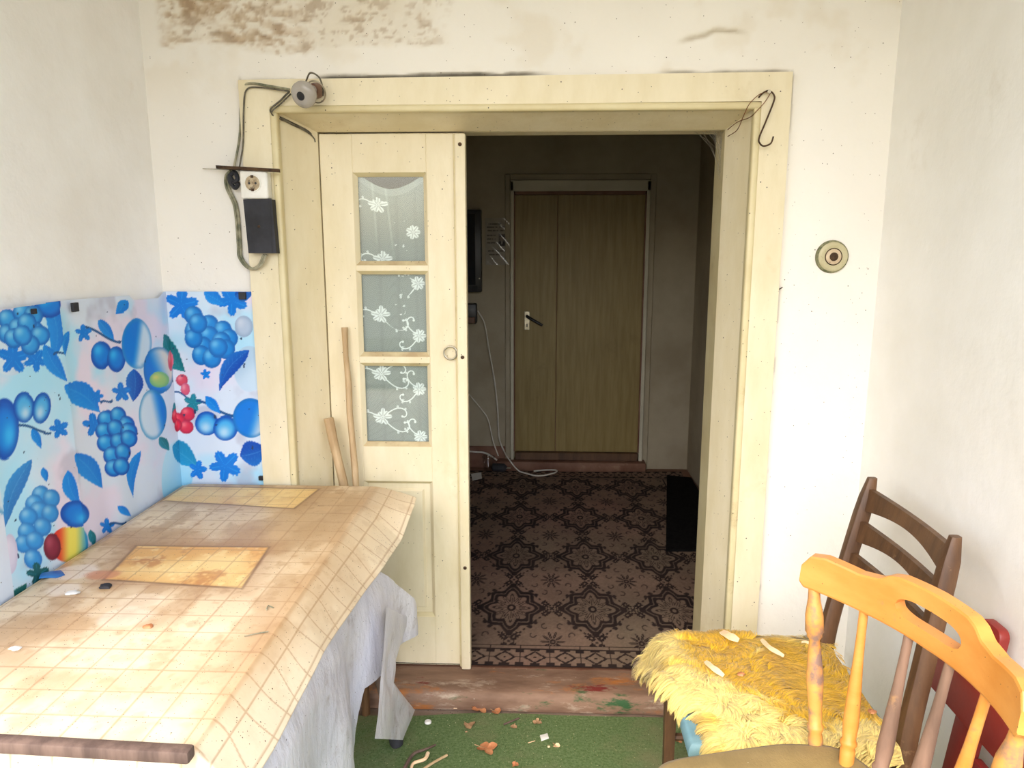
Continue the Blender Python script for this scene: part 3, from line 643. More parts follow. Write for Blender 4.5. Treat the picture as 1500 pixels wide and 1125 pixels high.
def branch(x0, y0, x1, y1, w=2.2, col=(24, 82, 140)):
    ln_ = math.hypot(x1-x0, y1-y0)
    sl, dx, dy = loc_px((x0+x1)/2, (y0+y1)/2, ln_*0.6)
    if dx.size == 0: return
    ux, uy = (x1-x0)/ln_, (y1-y0)/ln_; t = (dx*ux+dy*uy)/ln_; n = -dx*uy+dy*ux-3*np.sin(t*5); ib(sst(w, w*0.6, abs(n))*(abs(t) < 0.5), col, sl)
def c2(pts, r, **k):
    for x, y in pts: fruit(x/2.25, 400+y/2.25, r, r*1.06, **k)
# pieces are painted back to front
half(8, 520, 30, 30, PA, (190, 214, 236)); half(245, 690, 40, 48, (186, 226, 244), (150, 212, 240), 90)
leaf(62, 440, 70, 530, 14, BL, -0.12); fruit(66, 446, 22, 20)
vine(12, 524, 24, 0.3); vine(45, 528, 18, 1.0); leaf(58, 505, 92, 560, 12, BL, 0.05)
c2([(10, 150), (60, 130), (95, 140), (10, 200), (45, 180), (100, 190), (75, 165), (118, 205), (85, 235), (30, 215), (60, 205)], 14.5, c_mid=(44, 152, 226), c_edge=(16, 100, 190), c_hi=(136, 208, 244))
branch(72, 520, 92, 512)
branch(118, 480, 178, 500); vine(120, 488, 13, 0.4); leaf(98, 484, 92, 528, 7, BL, 0.1); leaf(142, 468, 166, 498, 8, BL)
fruit(147, 520, 16, 21); fruit(169, 526, 14, 20)
half(200, 503, 23, 38, BL, PA, 15, 0.05, 0.30, (60, 140, 200)); leaf(186, 440, 168, 460, 9)
leaf(226, 488, 272, 545, 18, TE, 0.06, (60, 190, 190)); leaf(194, 540, 193, 588, 13, BD, -0.05)
half(232, 542, 23, 35, BL, (226, 220, 214), -30, 0.1, 0.5, (30, 110, 180)); fruit(245, 528, 10, 15, (214, 120, 150), (228, 84, 110), (240, 170, 160)); fruit(232, 556, 14, 12, (110, 180, 130), (150, 196, 120), (220, 210, 120))
half(222, 607, 21, 38, PA, BL, -20, 0.35, 0.4, (30, 130, 190)); leaf(232, 640, 246, 660, 7, TE)
vine(266, 446, 26, 0.2); vine(340, 440, 24, 0.9); leaf(300, 428, 330, 446, 10); leaf(345, 432, 372, 428, 12, BD)
c2([(640, 140), (690, 170), (640, 190), (735, 190), (755, 215), (690, 205), (670, 240), (730, 225), (665, 270), (745, 250), (700, 280), (720, 245), (640, 215), (655, 165)], 14, c_mid=(24, 132, 212), c_edge=(20, 100, 180), c_hi=(120, 196, 236))
fruit(358, 478, 14, 16, (150, 172, 200), (176, 194, 216), (206, 214, 228)); half(366, 540, 24, 34, (176, 204, 226), (200, 222, 240), 60)
leaf(366, 513, 322, 572, 13, BD, 0.12); vine(302, 548, 8, 0.5)
fruit(267, 557, 9, 9, (190, 60, 90), (220, 70, 96), (244, 150, 160)); fruit(272, 570, 7, 9, (200, 80, 120), (222, 90, 120), (240, 160, 170))
branch(255, 575, 285, 582, 1.5); leaf(248, 588, 246, 620, 7, TE); vine(283, 590, 14, 0.2, (24, 130, 150))
for x, y in ((250, 608), (276, 606), (262, 615), (274, 625), (257, 622)): fruit(x, y, 11, 10.5, (176, 36, 74), (218, 44, 78), (248, 130, 140))
branch(288, 588, 345, 608); leaf(302, 580, 324, 606, 8)
fruit(304, 620, 18, 18, BD, (60, 168, 230), PA, 0, -0.1, 0.3, 0.7); fruit(331, 627, 18, 19, BD, (60, 168, 230), PA, 0, -0.1, 0.3, 0.7); half(368, 612, 27, 30, BL, (186, 206, 226), 20, 0.35, 0.4, (24, 110, 180))
leaf(352, 668, 392, 655, 20, BD, 0.05); leaf(238, 648, 292, 686, 17, (20, 140, 190), -0.05); vine(330, 682, 24, 0.8); vine(290, 688, 14, 0.1); leaf(204, 660, 194, 728, 8, BL, 0.12)
fruit(0, 628, 22, 46, BD, BL, CY, 0, 0.3, 0.2); fruit(28, 596, 16, 23, BD, (70, 170, 230), PA, 0, 0.1, 0.35); fruit(54, 597, 14, 24, BD, (70, 170, 230), PA, 8, -0.1, 0.3)
branch(20, 624, 70, 632); vine(80, 627, 15, 0.6); leaf(40, 628, 54, 656, 7)
leaf(88, 566, 146, 604, 19, BL, -0.10); vine(140, 580, 10); branch(146, 592, 162, 584); vine(176, 574, 15, 0.4); vine(136, 622, 18, 0.5)
c2([(345, 480), (385, 470), (340, 520), (412, 500), (375, 510), (420, 520), (345, 560), (385, 555), (420, 545), (365, 600), (400, 590), (370, 640), (395, 635)], 13, c_mid=(20, 144, 224), c_hi=(120, 206, 246))
leaf(104, 664, 150, 716, 17, BL, -0.06); leaf(94, 688, 112, 742, 11, BL, 0.10); leaf(40, 670, 0, 772, 13, (40, 120, 196), 0.06); leaf(56, 684, 62, 706, 6)
c2([(120, 730), (155, 740), (100, 760), (115, 780), (150, 790), (80, 800), (125, 835), (75, 850), (65, 890), (100, 880), (95, 940)], 13.5, c_mid=(50, 148, 220), c_edge=(40, 120, 196), c_hi=(150, 206, 238))
fruit(106, 752, 24, 20, BD, BL, CY, 0, 0.4, 0.3); vine(155, 770, 12, 0.3); leaf(130, 775, 136, 800, 6, TE); branch(160, 770, 182, 762); leaf(170, 740, 190, 756, 6)
half(97, 797, 30, 27, (220, 50, 36), (240, 226, 96), 0, -0.35, 0.35); half(112, 795, 16, 25, (240, 226, 96), (56, 160, 214), 0, 0.1, 0.7); fruit(70, 800, 13, 20, (104, 20, 46), (132, 34, 60), (180, 80, 100))
fruit(8, 810, 12, 30, (200, 196, 222), (214, 212, 234), (226, 222, 240)); vine(49, 840, 18, 0.5, (14, 92, 96)); leaf(0, 888, 32, 852, 13, (10, 96, 92), 0.1, (20, 130, 120))
# print carries on along the wall towards the garden: same repeat
sh = int(0.62/((S1-S0)/nu)); edge_i = int((px2s(0, 600)[0]-0.04-S0)/(S1-S0)*nu)
img[:, :edge_i] = img[:, sh:sh+edge_i]
for k in range(70):      # printed flecks and dirt
    s_, z_ = rng.uniform(S0, S1), rng.uniform(ZA, ZB); m = np.hypot(S-s_, (Z-z_)*rng.uniform(0.5, 1.6)) < rng.uniform(0.002, 0.004); img[m] = (34, 60, 100)
def film(name, sa, sb, off, ztop, label):
    i0, i1 = np.searchsorted(S[0], [sa, sb]); s, z = S[:, i0:i1], Z[:, i0:i1]
    zt = ztop(s); z = ZA+(z-ZA)*(zt-ZA)/(ZB-ZA)
    # colours follow the true height, so re-sample the rows
    jj = np.clip(((z-ZA)/(ZB-ZA)*(nv-1)).round().astype(int), 0, nv-1); c = img[jj, np.arange(i0, i1)[None, :]]
    o = off+0.004*(fbm(s*6, z*5, 3))+0.003*np.sin(s*40+z*3)*sst(0.3, 0.7, fbm(s*3+7, z*2, 2))
    R = 0.02; x = np.where(s < 0, SX+o, SX+o+np.maximum(s, 0)); y = np.where(s < 0, np.minimum(s, -o), -o)
    x = np.where((s >= 0) & (s < o), SX+o, x)
    x = np.where(s >= 0, np.maximum(SX+s, SX+o), x); 
    V = np.stack([x, y-0.004, z], -1).reshape(-1, 3)
    return mk(name, (V, grid(i1-i0, nv).tolist()), M['print'], col=np.clip(lin(np.clip(c, 0, 255)), 0, 1).reshape(-1, 3), label=label, cat='plastic film')
tB = lambda s: np.where(s > -0.02, 1.391, np.interp(s, [-0.6, -0.5, -0.21, -0.19, -0.06, -0.02], [1.397, 1.398, 1.392, 1.378, 1.374, 1.391]))
fB = film('plastic_film', -0.565, S1, 0.004, tB, 'blue fruit printed plastic film pinned around the porch corner')
tA = lambda s: np.interp(s, [-1.3, -0.7, -0.5], [1.40, 1.394, 1.398])
fA = film('plastic_film', S0, -0.525, 0.012, tA, 'blue fruit printed plastic film overlapping the corner film along the side wall')
def tack(px, py, par, w=0.011):
    s, z = px2s(px, py)
    if s < 0: vf = box(SX+0.016, SX+0.024, s-w, s+w, z-w, z+w, 0.001)
    else: vf = box(SX+s-w, SX+s+w, -0.020, -0.010, z-w, z+w, 0.001)
    mk('tack_pad', vf, M['rubber'], par, smooth=0)
tack(98, 450, fB); tack(357, 433, fB); tack(384, 699, fB, 0.007); tack(37, 456, fA, 0.006); tack(249, 711, fB, 0.007)

# ------------------------------------------------------------------ porch carpet
nu, nv = 120, 110
X, Y = np.meshgrid(np.linspace(XL+0.004, XR-0.004, nu), np.linspace(-2.55, -0.03, nv))
Yc = Y-0.012*fbm(X*5, Y*0+1, 3)*sst(-0.4, -0.03, Y)-0.03*sst(-0.15, -0.5, X)*sst(-0.2, -0.03, Y)
Zc = 0.004+0.002*fbm(X*6, Y*6, 3)
mk('porch_carpet', (np.stack([X, Yc, Zc], -1).reshape(-1, 3), grid(nu, nv).tolist()), M['turf'], label='green outdoor carpet littered with crumbs on the porch floor', cat='carpet')

# ------------------------------------------------------------------ table, oilcloth, plastic sheet
TZ = 0.785; TX0, TX1, TY0, TY1 = -1.140, -0.520, -1.275, -0.040
tb_ = root('table', (-0.83, -0.66, 0.0), 'long wooden table under a stained oilcloth against the fruit film', 'table')
mk('tabletop', box(TX0+0.008, TX1-0.006, TY0+0.008, TY1-0.008, TZ-0.030, TZ-0.006, 0.003), M['greywood'], tb_, smooth=0)
mk('apron', box(TX0+0.06, TX1-0.06, TY0+0.06, TY0+0.08, TZ-0.12, TZ-0.03), M['greywood'], tb_, smooth=0)
mk('apron', box(TX0+0.06, TX1-0.06, TY1-0.08, TY1-0.06, TZ-0.12, TZ-0.03), M['greywood'], tb_, smooth=0)
mk('apron', box(TX0+0.06, TX0+0.08, TY0+0.08, TY1-0.08, TZ-0.12, TZ-0.03), M['greywood'], tb_, smooth=0)
mk('apron', box(TX1-0.08, TX1-0.06, TY0+0.08, TY1-0.08, TZ-0.12, TZ-0.03), M['greywood'], tb_, smooth=0)
for (xa, ya, xb, yb_) in ((TX1-0.09, TY1-0.11, -0.440, -0.215), (TX1-0.09, TY0+0.11, -0.47, TY0+0.04), (TX0+0.09, TY1-0.10, TX0+0.05, TY1-0.06), (TX0+0.09, TY0+0.11, TX0+0.05, TY0+0.06)):
    a = np.array([xa, ya, TZ-0.03]); b = np.array([xb, yb_, 0.0085])
    lg = mk('leg', tube([a, a+(b-a)*0.93], [0.024, 0.018], 10), M['greywood'], tb_)
    mk('rubber_foot', tube([a+(b-a)*0.90, a+(b-a)*0.985, b], [0.0205, 0.022, 0.018], 12), M['rubber'], lg)
# a bracing post against the wall end
mk('leg_brace', tube([(-0.575, -0.06, 0.006), (-0.575, -0.07, TZ-0.12)], 0.014, 8), M['brownwood'], tb_)

def edge_x(y): return np.interp(y, [-1.30, -1.15, -0.87, -0.54, -0.25, -0.09, -0.03], [-0.452, -0.450, -0.448, -0.430, -0.402, -0.388, -0.392])
def edge_z(y): return np.interp(y, [-1.30, -1.15, -0.87, -0.54, -0.25, -0.09, -0.03], [0.690, 0.688, 0.700, 0.690, 0.692, 0.742, 0.752])
ycoord = np.concatenate([np.full(30, TY0-0.004), np.linspace(TY0, TY1, 520)]); fdrop = np.concatenate([np.linspace(0.21, 0.004, 30), np.zeros(520)])
U = np.concatenate([np.linspace(0, 1, 280), np.linspace(1, 2, 60)[1:]])
uu, yy = np.meshgrid(U, ycoord); _, fd = np.meshgrid(U, fdrop)
t = np.clip(uu-1, 0, 1); ex, ez = edge_x(yy), edge_z(yy)
wav = 0.005*np.sin(yy*11)+0.002*np.sin(yy*27+1)
X = np.where(uu <= 1, TX0+(TX1-TX0)*uu, TX1+(ex-TX1+0.5*wav)*t)
Zt = np.where(uu <= 1, TZ, TZ-(TZ-ez)*(0.60*t+0.40*t*t)+0.2*wav*t)
Zt = Zt+0.0015*fbm(X*8, yy*8, 3)-fd-0.006*sst(0.03, 0, X-TX0)
Yt = yy-0.010*sst(0, 0.05, fd)*(1+0.6*np.sin(X*26))
# material length along the cloth for the printed squares
mx = np.where(uu <= 1, X, TX1+t*0.125); my = yy-fd
def cl_px(x, y): p = on(x, y, 2, TZ+0.001); return p[0], p[1]
img = np.zeros(X.shape+(3,)); img[:] = (244, 228, 198)
n1 = fbm(mx*6+1, my*6, 5); n2 = fbm(mx*16, my*16+3, 5); n3 = fbm(mx*3+8, my*3, 3); n4 = fbm(mx*45, my*45, 3)
onc = (uu <= 1)
far = sst(-1.30, -0.70, my+0.25*(n1-0.5)); 
ib2 = lambda a, k: img.__setitem__(slice(None), img*(1-np.clip(a, 0, 1)[..., None])+np.asarray(k, float)*np.clip(a, 0, 1)[..., None])
ib2(far*0.75*sst(2.2, 0.95, uu), (208, 182, 146)); ib2(sst(0.42, 0.62, n1)*far*0.75*sst(1.7, 0.9, uu), (186, 154, 116))
ib2(sst(0.50, 0.62, n1+0.15*(n2-0.5))*sst(-1.18, -0.9, my)*sst(-0.55, -0.7, mx)*0.6, (190, 154, 112))
drp = 0.30+0.70*sst(1.15, 0.98, uu); ib2(sst(0.58, 0.78, n2)*0.42*drp, (206, 172, 130)); ib2(sst(0.66, 0.78, n3)*0.4, (250, 232, 196)); ib2(sst(0.55, 0.8, n4)*0.35*(0.3+far)*drp, (160, 122, 84)); ib2(sst(0.48, 0.60, fbm(mx*9+30, my*5+7, 5))*0.60*far*drp, (176, 142, 104))
ib2(sst(0.1, 0.02, abs(uu-1.02))*0.3, (186, 146, 104))
def quad(pts):
    q = [np.array(cl_px(*p)) for p in pts]; d = np.full(X.shape, 9.0)
    for i in range(4):
        a, b = q[i], q[(i+1) % 4]; e = (b-a)/np.linalg.norm(b-a); d = np.minimum(d, (mx-a[0])*e[1]*-1+(my-a[1])*e[0] if False else -((mx-a[0])*e[1]-(my-a[1])*e[0]))
    return d
for pts, gold in (([(268, 712), (233, 733), (431, 745), (468, 716)], 0.35), ([(200, 799), (151, 849), (355, 862), (395, 801)], 1.0)):
    d = quad(pts)
    if d.max() < 0 or d.max() > 8: d = -d
    m = sst(0, 0.002, d+0.002*(n2-0.5))*onc; 
    ib2(m, (238, 206, 138)); ib2(m*gold*0.8*sst(0.30, 0.75, n1+0.25*(n2-0.5)+0.2*sst(0.10, 0.0, d)), (216, 158, 82)); ib2(m*gold*sst(0.52, 0.72, n2+0.25*(n4-0.5))*0.65, (176, 112, 54)); ib2(m*gold*sst(0.60, 0.7, n4)*0.5, (246, 222, 160))
    ib2(np.exp(-(d/0.0038)**2)*onc*0.9*(0.5+n2), (112, 80, 50)); ib2(sst(-0.06, 0, d)*(d < 0)*onc*0.45*(0.4+n1), (160, 118, 78))
# white powder and pinkish scuff near the wall
for px, py, r, k, s in ((110, 838, 0.05, (232, 216, 200), 0.9), (150, 842, 0.035, (196, 122, 84), 0.7), (95, 862, 0.04, (236, 224, 210), 0.7), (185, 905, 0.05, (238, 226, 208), 0.6), (205, 880, 0.04, (236, 222, 200), 0.5)):
    cx, cy = cl_px(px, py); q = np.hypot((mx-cx)*0.8, my-cy)/r; ib2(sst(1, 0.6, q+0.9*(n2-0.5))*s*onc, k)
g = 0.066
gl = np.minimum(np.abs((mx+0.01)/g-np.round((mx+0.01)/g)), 9)*g; mw = my+0.018*np.sin(t*3.2+1.2*np.sin(np.floor(my/0.066)*1.7))*t; gm = np.abs((mw+0.02)/g-np.round((mw+0.02)/g))*g
ln_ = np.maximum(sst(0.0026, 0.0008, gl), sst(0.0026, 0.0008, gm)); ib2(ln_*0.42, (150, 108, 72))
oc = mk('oilcloth', (np.stack([X, Yt, Zt], -1).reshape(-1, 3), grid(len(U), len(ycoord)).tolist()), M['oil'], col=np.clip(lin(np.clip(img, 0, 255)), 0, 1).reshape(-1, 3), smooth=60,
        label='cream checked oilcloth with brown stains and two yellow rectangles on the table', cat='tablecloth')
sm = oc.modifiers.new('thickness', 'SOLIDIFY'); sm.thickness = 0.0015; sm.offset = -1
# milky plastic sheet hanging below the oilcloth
PX_ = -0.462
edge = [(556, 790), (575, 820), (590, 850), (605, 885), (610, 921), (585, 932), (560, 948), (553, 990), (550, 1040), (546, 1086)]
ep = np.array([on(x, y, 0, -0.398 if k < 6 else -0.428)[1:] for k, (x, y) in enumerate(edge)]); ep[:, 0] = np.minimum(ep[:, 0], -0.045); er = np.linspace(0, 1, len(edge))
nz, ny = 90, 190
rr_, vv = np.meshgrid(np.linspace(0, 1, nz), np.linspace(0, 1, ny), indexing='ij')
ymax = np.interp(rr_, er, ep[:, 0]); zmax = np.interp(rr_, er, ep[:, 1]); zl = 0.735+(0.05-0.735)*rr_
yy = -1.40+(ymax+1.40)*vv; zz = zl+(zmax-zl)*vv**2.5; zz = np.minimum(zz, 0.672)
zz2 = zz-0.03*np.sin(yy*9)*sst(0.3, 0.0, zz)*sst(-0.25, -0.5, yy)
xx = PX_+0.062*sst(-0.60, -0.12, yy)*sst(0.78, 0.5, zz)+0.018*np.sin(yy*21+2*zz+3.3)*sst(0.72, 0.3, zz)+0.014*(fbm(yy*9, zz*7, 4)-0.5)+0.006*np.sin(yy*55+zz*9)*sst(0.7, 0.2, zz)*sst(-0.7, -0.2, yy)
xx = xx-0.012*sst(0.60, 0.672, zz)
sheet = mk('plastic_sheet', (np.stack([xx, yy, zz2], -1).reshape(-1, 3), grid(ny, nz).tolist()), M['film'], smooth=80, label='milky plastic sheet hanging crumpled from under the oilcloth', cat='plastic sheet')
def flap(pts_px, X0, amp, n=26):
    p = [on(x, y, 0, X0) for x, y in pts_px]; c = len(p)//2      # left border, right border
    lerp = lambda q: np.vstack([q[i]+(q[i+1]-q[i])*f_ for i in range(len(q)-1) for f_ in np.linspace(0, 1, 7, endpoint=False)]+[q[-1]]); l = lerp(p[:c]); r_ = lerp(p[c:][::-1]); k = min(len(l), len(r_)); u = np.linspace(0, 1, n)
    V = l[:, None, :]*(1-u)[None, :, None]+r_[:, None, :]*u[None, :, None]
    V[..., 0] += amp*np.sin(u*9)[None, :]*np.linspace(0.3, 1, k)[:, None]+0.5*amp*np.sin(np.arange(k)*0.5)[:, None]*np.sin(u*4)[None, :]
    return V.reshape(-1, 3), grid(n, k).tolist()
mk('torn_corner', flap([(566, 890), (562, 950), (557, 1000), (554, 1045), (549, 1082), (590, 1084), (606, 1040), (577, 1000), (579, 968), (600, 905)], -0.405, 0.005), M['film'], sheet, smooth=80)
# loose wooden slat on the front edge
a = on(0, 1090, 2, TZ+0.012); b = on(281, 1106, 2, TZ+0.012)
dr = (a-b)/np.linalg.norm(a-b); a = b+dr*0.60; a[0] = max(a[0], TX0+0.015)
ang = math.atan2(dr[1], dr[0]); vf = box(0, np.linalg.norm(a-b), -0.011, 0.011, 0.003, 0.023, 0.004, 2)
mk('wooden_lath', xf(vf, Matrix.Translation((b[0], b[1], TZ)) @ Matrix.Rotation(ang, 4, 'Z')), M['greywood'], label='weathered wooden lath lying across the front edge of the oilcloth', cat='lath')
# bits on the table
def lump(px, py, r, h, m, name, label, cat, z=TZ+0.0015, seed=1, n=9):
    p = on(px, py, 2, z); rg_ = np.random.default_rng(seed); V = []; 
    for ring, (rr, hh) in enumerate(((1.0, 0.0), (0.85, 0.6), (0.4, 1.0))):
        for k in range(n):
            a = 2*math.pi*k/n; q = r*rr*(0.7+0.6*rg_.random()); V.append((p[0]+q*math.cos(a)*1.3, p[1]+q*math.sin(a), z+h*hh*(0.7+0.5*rg_.random()) if ring else z))
    Fc = [[i*n+k, i*n+(k+1) % n, (i+1)*n+(k+1) % n, (i+1)*n+k] for i in range(2) for k in range(n)]+[[2*n+k for k in range(n)]]
    return mk(name, (np.array(V), Fc), m, label=label, cat=cat)
lump(155, 860, 0.012, 0.008, M['rubber'], 'charred_lump', 'small black charred lump on the oilcloth below the yellow rectangle', 'debris', seed=3)
lump(75, 842, 0.020, 0.003, mat('blue_film_scrap', (40, 100, 170), (60, 124, 190), 20, 0.4), 'plastic_scrap', 'blue plastic scrap on the oilcloth at the wall edge', 'debris', seed=4)
lump(105, 869, 0.012, 0.003, M['paper'], 'plaster_crumb', 'white plaster crumb on the oilcloth beside the blue scrap', 'debris', seed=5)
lump(217, 918, 0.008, 0.004, M['leafdry'], 'leaf_crumb', 'reddish brown crumb in the middle of the oilcloth', 'debris', seed=6)
lump(22, 950, 0.008, 0.003, M['paper'], 'plaster_crumb', 'grey white crumb on the stained oilcloth nearer the wooden lath', 'debris', seed=7)
tw = [on(x, y, 2, TZ+0.004) for x, y in ((390, 893), (393, 887), (400, 890))]
mk('twig_bit', tube(tw, 0.0016, 5), M['cablegreen'], label='tiny bent twig on the oilcloth near its folded edge', cat='twig')
tw = [on(x, y, 2, TZ+0.004) for x, y in ((358, 932), (375, 928), (393, 925))]
mk('twig_bit', tube(tw, 0.0011, 5), M['cablegreen'], label='thin straight stalk on the oilcloth near its folded edge', cat='twig')

# ------------------------------------------------------------------ sticks leaning in the doorway
def stick(p0, p1, r0, r1, label, seed):
    rg_ = np.random.default_rng(seed); t = np.linspace(0, 1, 14); pts = np.array(p0)+(np.array(p1)-np.array(p0))*t[:, None]
    pts[1:-1, 0] += 0.004*np.sin(t[1:-1]*4+seed)+0.002*rg_.standard_normal(12); pts[1:-1, 1] -= 0.004*np.sin(t[1:-1]*math.pi)
    mk('wooden_stick', tube(pts, r0+(r1-r0)*t+0.0012*rg_.standard_normal(14), 9), M['stick'], label=label, cat='stick', group='sticks leaning in the doorway')
stick((-0.572, 0.035, FZ+0.002), (-0.641, YD-0.017, 1.27), 0.012, 0.0095, 'tall thin peeled stick leaning against the glazed door', 2)
stick((-0.535, 0.0, FZ+0.002), (-0.695, 0.075, 0.977), 0.0155, 0.015, 'short thick peeled stick leaning beside the taller one', 5)

# ------------------------------------------------------------------ brown chair with the fleece
bc = root('wooden_chair', (0.56, -0.60, 0.0), 'dark brown ladder back chair with pale blue seat under yellow fleece', 'chair')
SZ = 0.462
seatp = [(0.335, -0.375), (0.335, -0.79), (0.785, -0.775), (0.765, -0.385)]
mk('seat_frame', prism([(x+(0.006 if x < 0.5 else -0.006), y) for x, y in seatp], 2, SZ-0.075, SZ-0.030, 0.004), M['brownwood'], bc)
mk('seat', prism([(x-(0.012 if x < 0.5 else -0.01), y+(0.008 if y > -0.5 else -0.008)) for x, y in seatp], 2, SZ-0.040, SZ, 0.016, 4), M['bluefab'], bc, label='pale blue leatherette seat pad')
for x, y in ((0.355, -0.405), (0.355, -0.775)):
    mk('leg', hexa([(x-0.017, y-0.017, SZ-0.035), (x+0.017, y-0.017, SZ-0.035), (x+0.017, y+0.017, SZ-0.035), (x-0.017, y+0.017, SZ-0.035),
                    (x-0.012, y-0.012, 0.006), (x+0.012, y-0.012, 0.006), (x+0.012, y+0.012, 0.006), (x-0.012, y+0.012, 0.006)]), M['brownwood'], bc, smooth=0)
postF = [(0.785, -0.39, 0.009), (0.765, -0.395, 0.22), (0.762, -0.390, SZ), (0.800, -0.372, 0.66), (0.866, -0.347, 0.924)]
postN = [(0.80, -0.795, 0.009), (0.782, -0.80, 0.22), (0.782, -0.797, SZ), (0.815, -0.775, 0.66), (0.868, -0.742, 0.922)]
def post(c):
    p = spline(c, 6); V = []; m = len(p)
    for i, q in enumerate(p):
        k = 1.0
        if i == m-1: k = 0.55
        elif i == m-2: k = 0.92
        wx, wy = 0.020*k, 0.0135*k*(1 if q[2] > 0.4 else 1.1)
        for a in np.linspace(0, 2*math.pi, 12, endpoint=False):
            ca, sa = math.cos(a), math.sin(a); V.append((q[0]+wx*np.sign(ca)*abs(ca)**0.5, q[1]+wy*1.25*np.sign(sa)*abs(sa)**0.5, q[2]+(0.006 if i == m-1 else 0)))
    Fc = [[i*12+k, i*12+(k+1) % 12, (i+1)*12+(k+1) % 12, (i+1)*12+k] for i in range(m-1) for k in range(12)]+[list(range(12))[::-1], [(m-1)*12+k for k in range(12)]]
    return np.array(V), Fc
mk('back_post', post(postF), M['brownwood'], bc); mk('back_post', post(postN), M['brownwood'], bc)
def at_z(c, z): c = np.array(c); return np.array([np.interp(z, c[:, 2], c[:, 0]), np.interp(z, c[:, 2], c[:, 1]), z])
for zc, he, hm in ((0.878, 0.030, 0.017), (0.795, 0.029, 0.014), (0.712, 0.028, 0.013)):
    A_, B_ = at_z(postF, zc), at_z(postN, zc); n = 22; V = []
    for i, t in enumerate(np.linspace(0, 1, n)):
        p = A_+(B_-A_)*t; bow = math.sin(math.pi*t); p = p+np.array([0.016*bow, 0, 0]); hu = he*(1-bow)+hm*bow; top_ = p[2]+he*0.85-0.004*bow; bot = top_-2*hu
        for dx, z in ((-0.007, bot), (-0.007, top_), (0.007, top_), (0.007, bot)): V.append((p[0]+dx+(z-p[2])*0.22, p[1], z))
    Fc = [[i*4+k, i*4+(k+1) % 4, (i+1)*4+(k+1) % 4, (i+1)*4+k] for i in range(n-1) for k in range(4)]+[[3, 2, 1, 0], [(n-1)*4+k for k in range(4)]]
    mk('back_slat', (np.array(V), Fc), M['brownwood'], bc, smooth=50)
mk('stretcher', tube([(0.36, -0.405, 0.2), (0.775, -0.395, 0.2)], 0.010, 8), M['brownwood'], bc)
mk('stretcher', tube([(0.36, -0.775, 0.2), (0.785, -0.80, 0.2)], 0.010, 8), M['brownwood'], bc)

# fleece: a draped skin and several thousand locks of hair
def fur_pt(u, v):      # u 0..1 front to back, v 0..1 far to near
    xa = 0.292+0.080*sst(0.12, 0.85, v); x = xa+(0.765-xa)*u; y = -0.362-0.470*v
    w = 0.010*np.sin(v*9)*(1-u); x = x+w-0.015*np.sin(u*5)*0
    zt = SZ+0.014+0.012*fbm(u*4+2, v*4, 3)
    e = sst(0.16, 0.0, u); ev = np.maximum(sst(0.07, 0.0, v), sst(0.93, 1.0, v)*1.4)
    hang = 0.004+0.066*sst(0.50, 0.0, v)
    return np.stack([x+0.012*e, y, zt-hang*e**2-0.012*ev**2*(1-0.9*e)], -1)
nu, nv = 50, 50
Ug, Vg = np.meshgrid(np.linspace(0, 1, nu), np.linspace(0, 1, nv))
fl = root('fleece', (0.54, -0.61, SZ), 'shaggy yellow fleece spread over the seat of the brown chair', 'fleece')
def fur_col(u, v, k):
    g = sst(0.36, 0.64, fbm(u*3.2+5, v*3.2+1, 4)+0.22*sst(0.15, 0.5, u)*sst(1.0, 0.35, v)-0.12*sst(0.3, 0.0, u)-0.10*sst(0.6, 1.0, v)+0.04)
    c = np.array((242, 218, 132))*(1-g)[..., None]+np.array((218, 172, 34))*g[..., None]
    return np.clip(lin(np.clip(c*(0.80+0.26*k[..., None]), 0, 255)), 0, 1)
mk('fleece_skin', (fur_pt(Ug, Vg).reshape(-1, 3), grid(nu, nv).tolist()), M['fur'], fl, col=fur_col(Ug, Vg, np.full(Ug.shape, 0.3)).reshape(-1, 3), smooth=80)
NS, SEG = 30000, 5
r_ = np.random.default_rng(11); u = r_.random(NS); v = r_.random(NS)
ne = NS//4; u[:ne] = r_.random(ne)**2*0.16; v[ne:ne+1800] = r_.random(1800)*0.05
p = fur_pt(u, v); e = 1e-3
nrm = np.cross(fur_pt(u+e, v)-p, fur_pt(u, v-e)-p); nrm /= np.linalg.norm(nrm, axis=1)[:, None]; nrm[nrm[:, 2] < 0] *= -1
# combing direction: swirling field, outwards and down at the rims
NU, NV = 19, 24
cu, cv = np.floor(u*NU+r_.normal(0, .22, NS)), np.floor(v*NV+r_.normal(0, .22, NS)); jit = lambda k: np.modf(np.abs(np.sin(cu*12.9898+cv*78.233+k)*43758.5))[0]; clump = jit(0.0)
ang = 2*math.pi*(fbm(u*2.5+3, v*2.5, 2)*1.5)+1.8*(clump-0.5)
d = np.stack([np.cos(ang), np.sin(ang), np.zeros(NS)], -1)*0.75
rim = sst(0.22, 0.02, u); d[:, 0] -= 1.6*rim; d[:, 1] += 1.3*sst(0.12, 0, v)-0.9*sst(0.9, 1, v); d[:, 0] -= 0.45; d[:, 1] -= 0.25
d /= np.linalg.norm(d, axis=1)[:, None]
ctr = fur_pt((cu+0.5+0.7*(jit(1.0)-0.5))/NU, (cv+0.5+0.7*(jit(2.0)-0.5))/NV)+d*(0.004+0.012*jit(3.0))[:, None]
Ls = (0.026+0.014*jit(4.0)+0.012*r_.random(NS))*(1+0.7*rim); lift = 0.35+0.35*clump+0.2*r_.random(NS)
w0 = 0.0013*(0.7+0.6*r_.random(NS)); pts = []; ph = r_.random(NS)*6.28
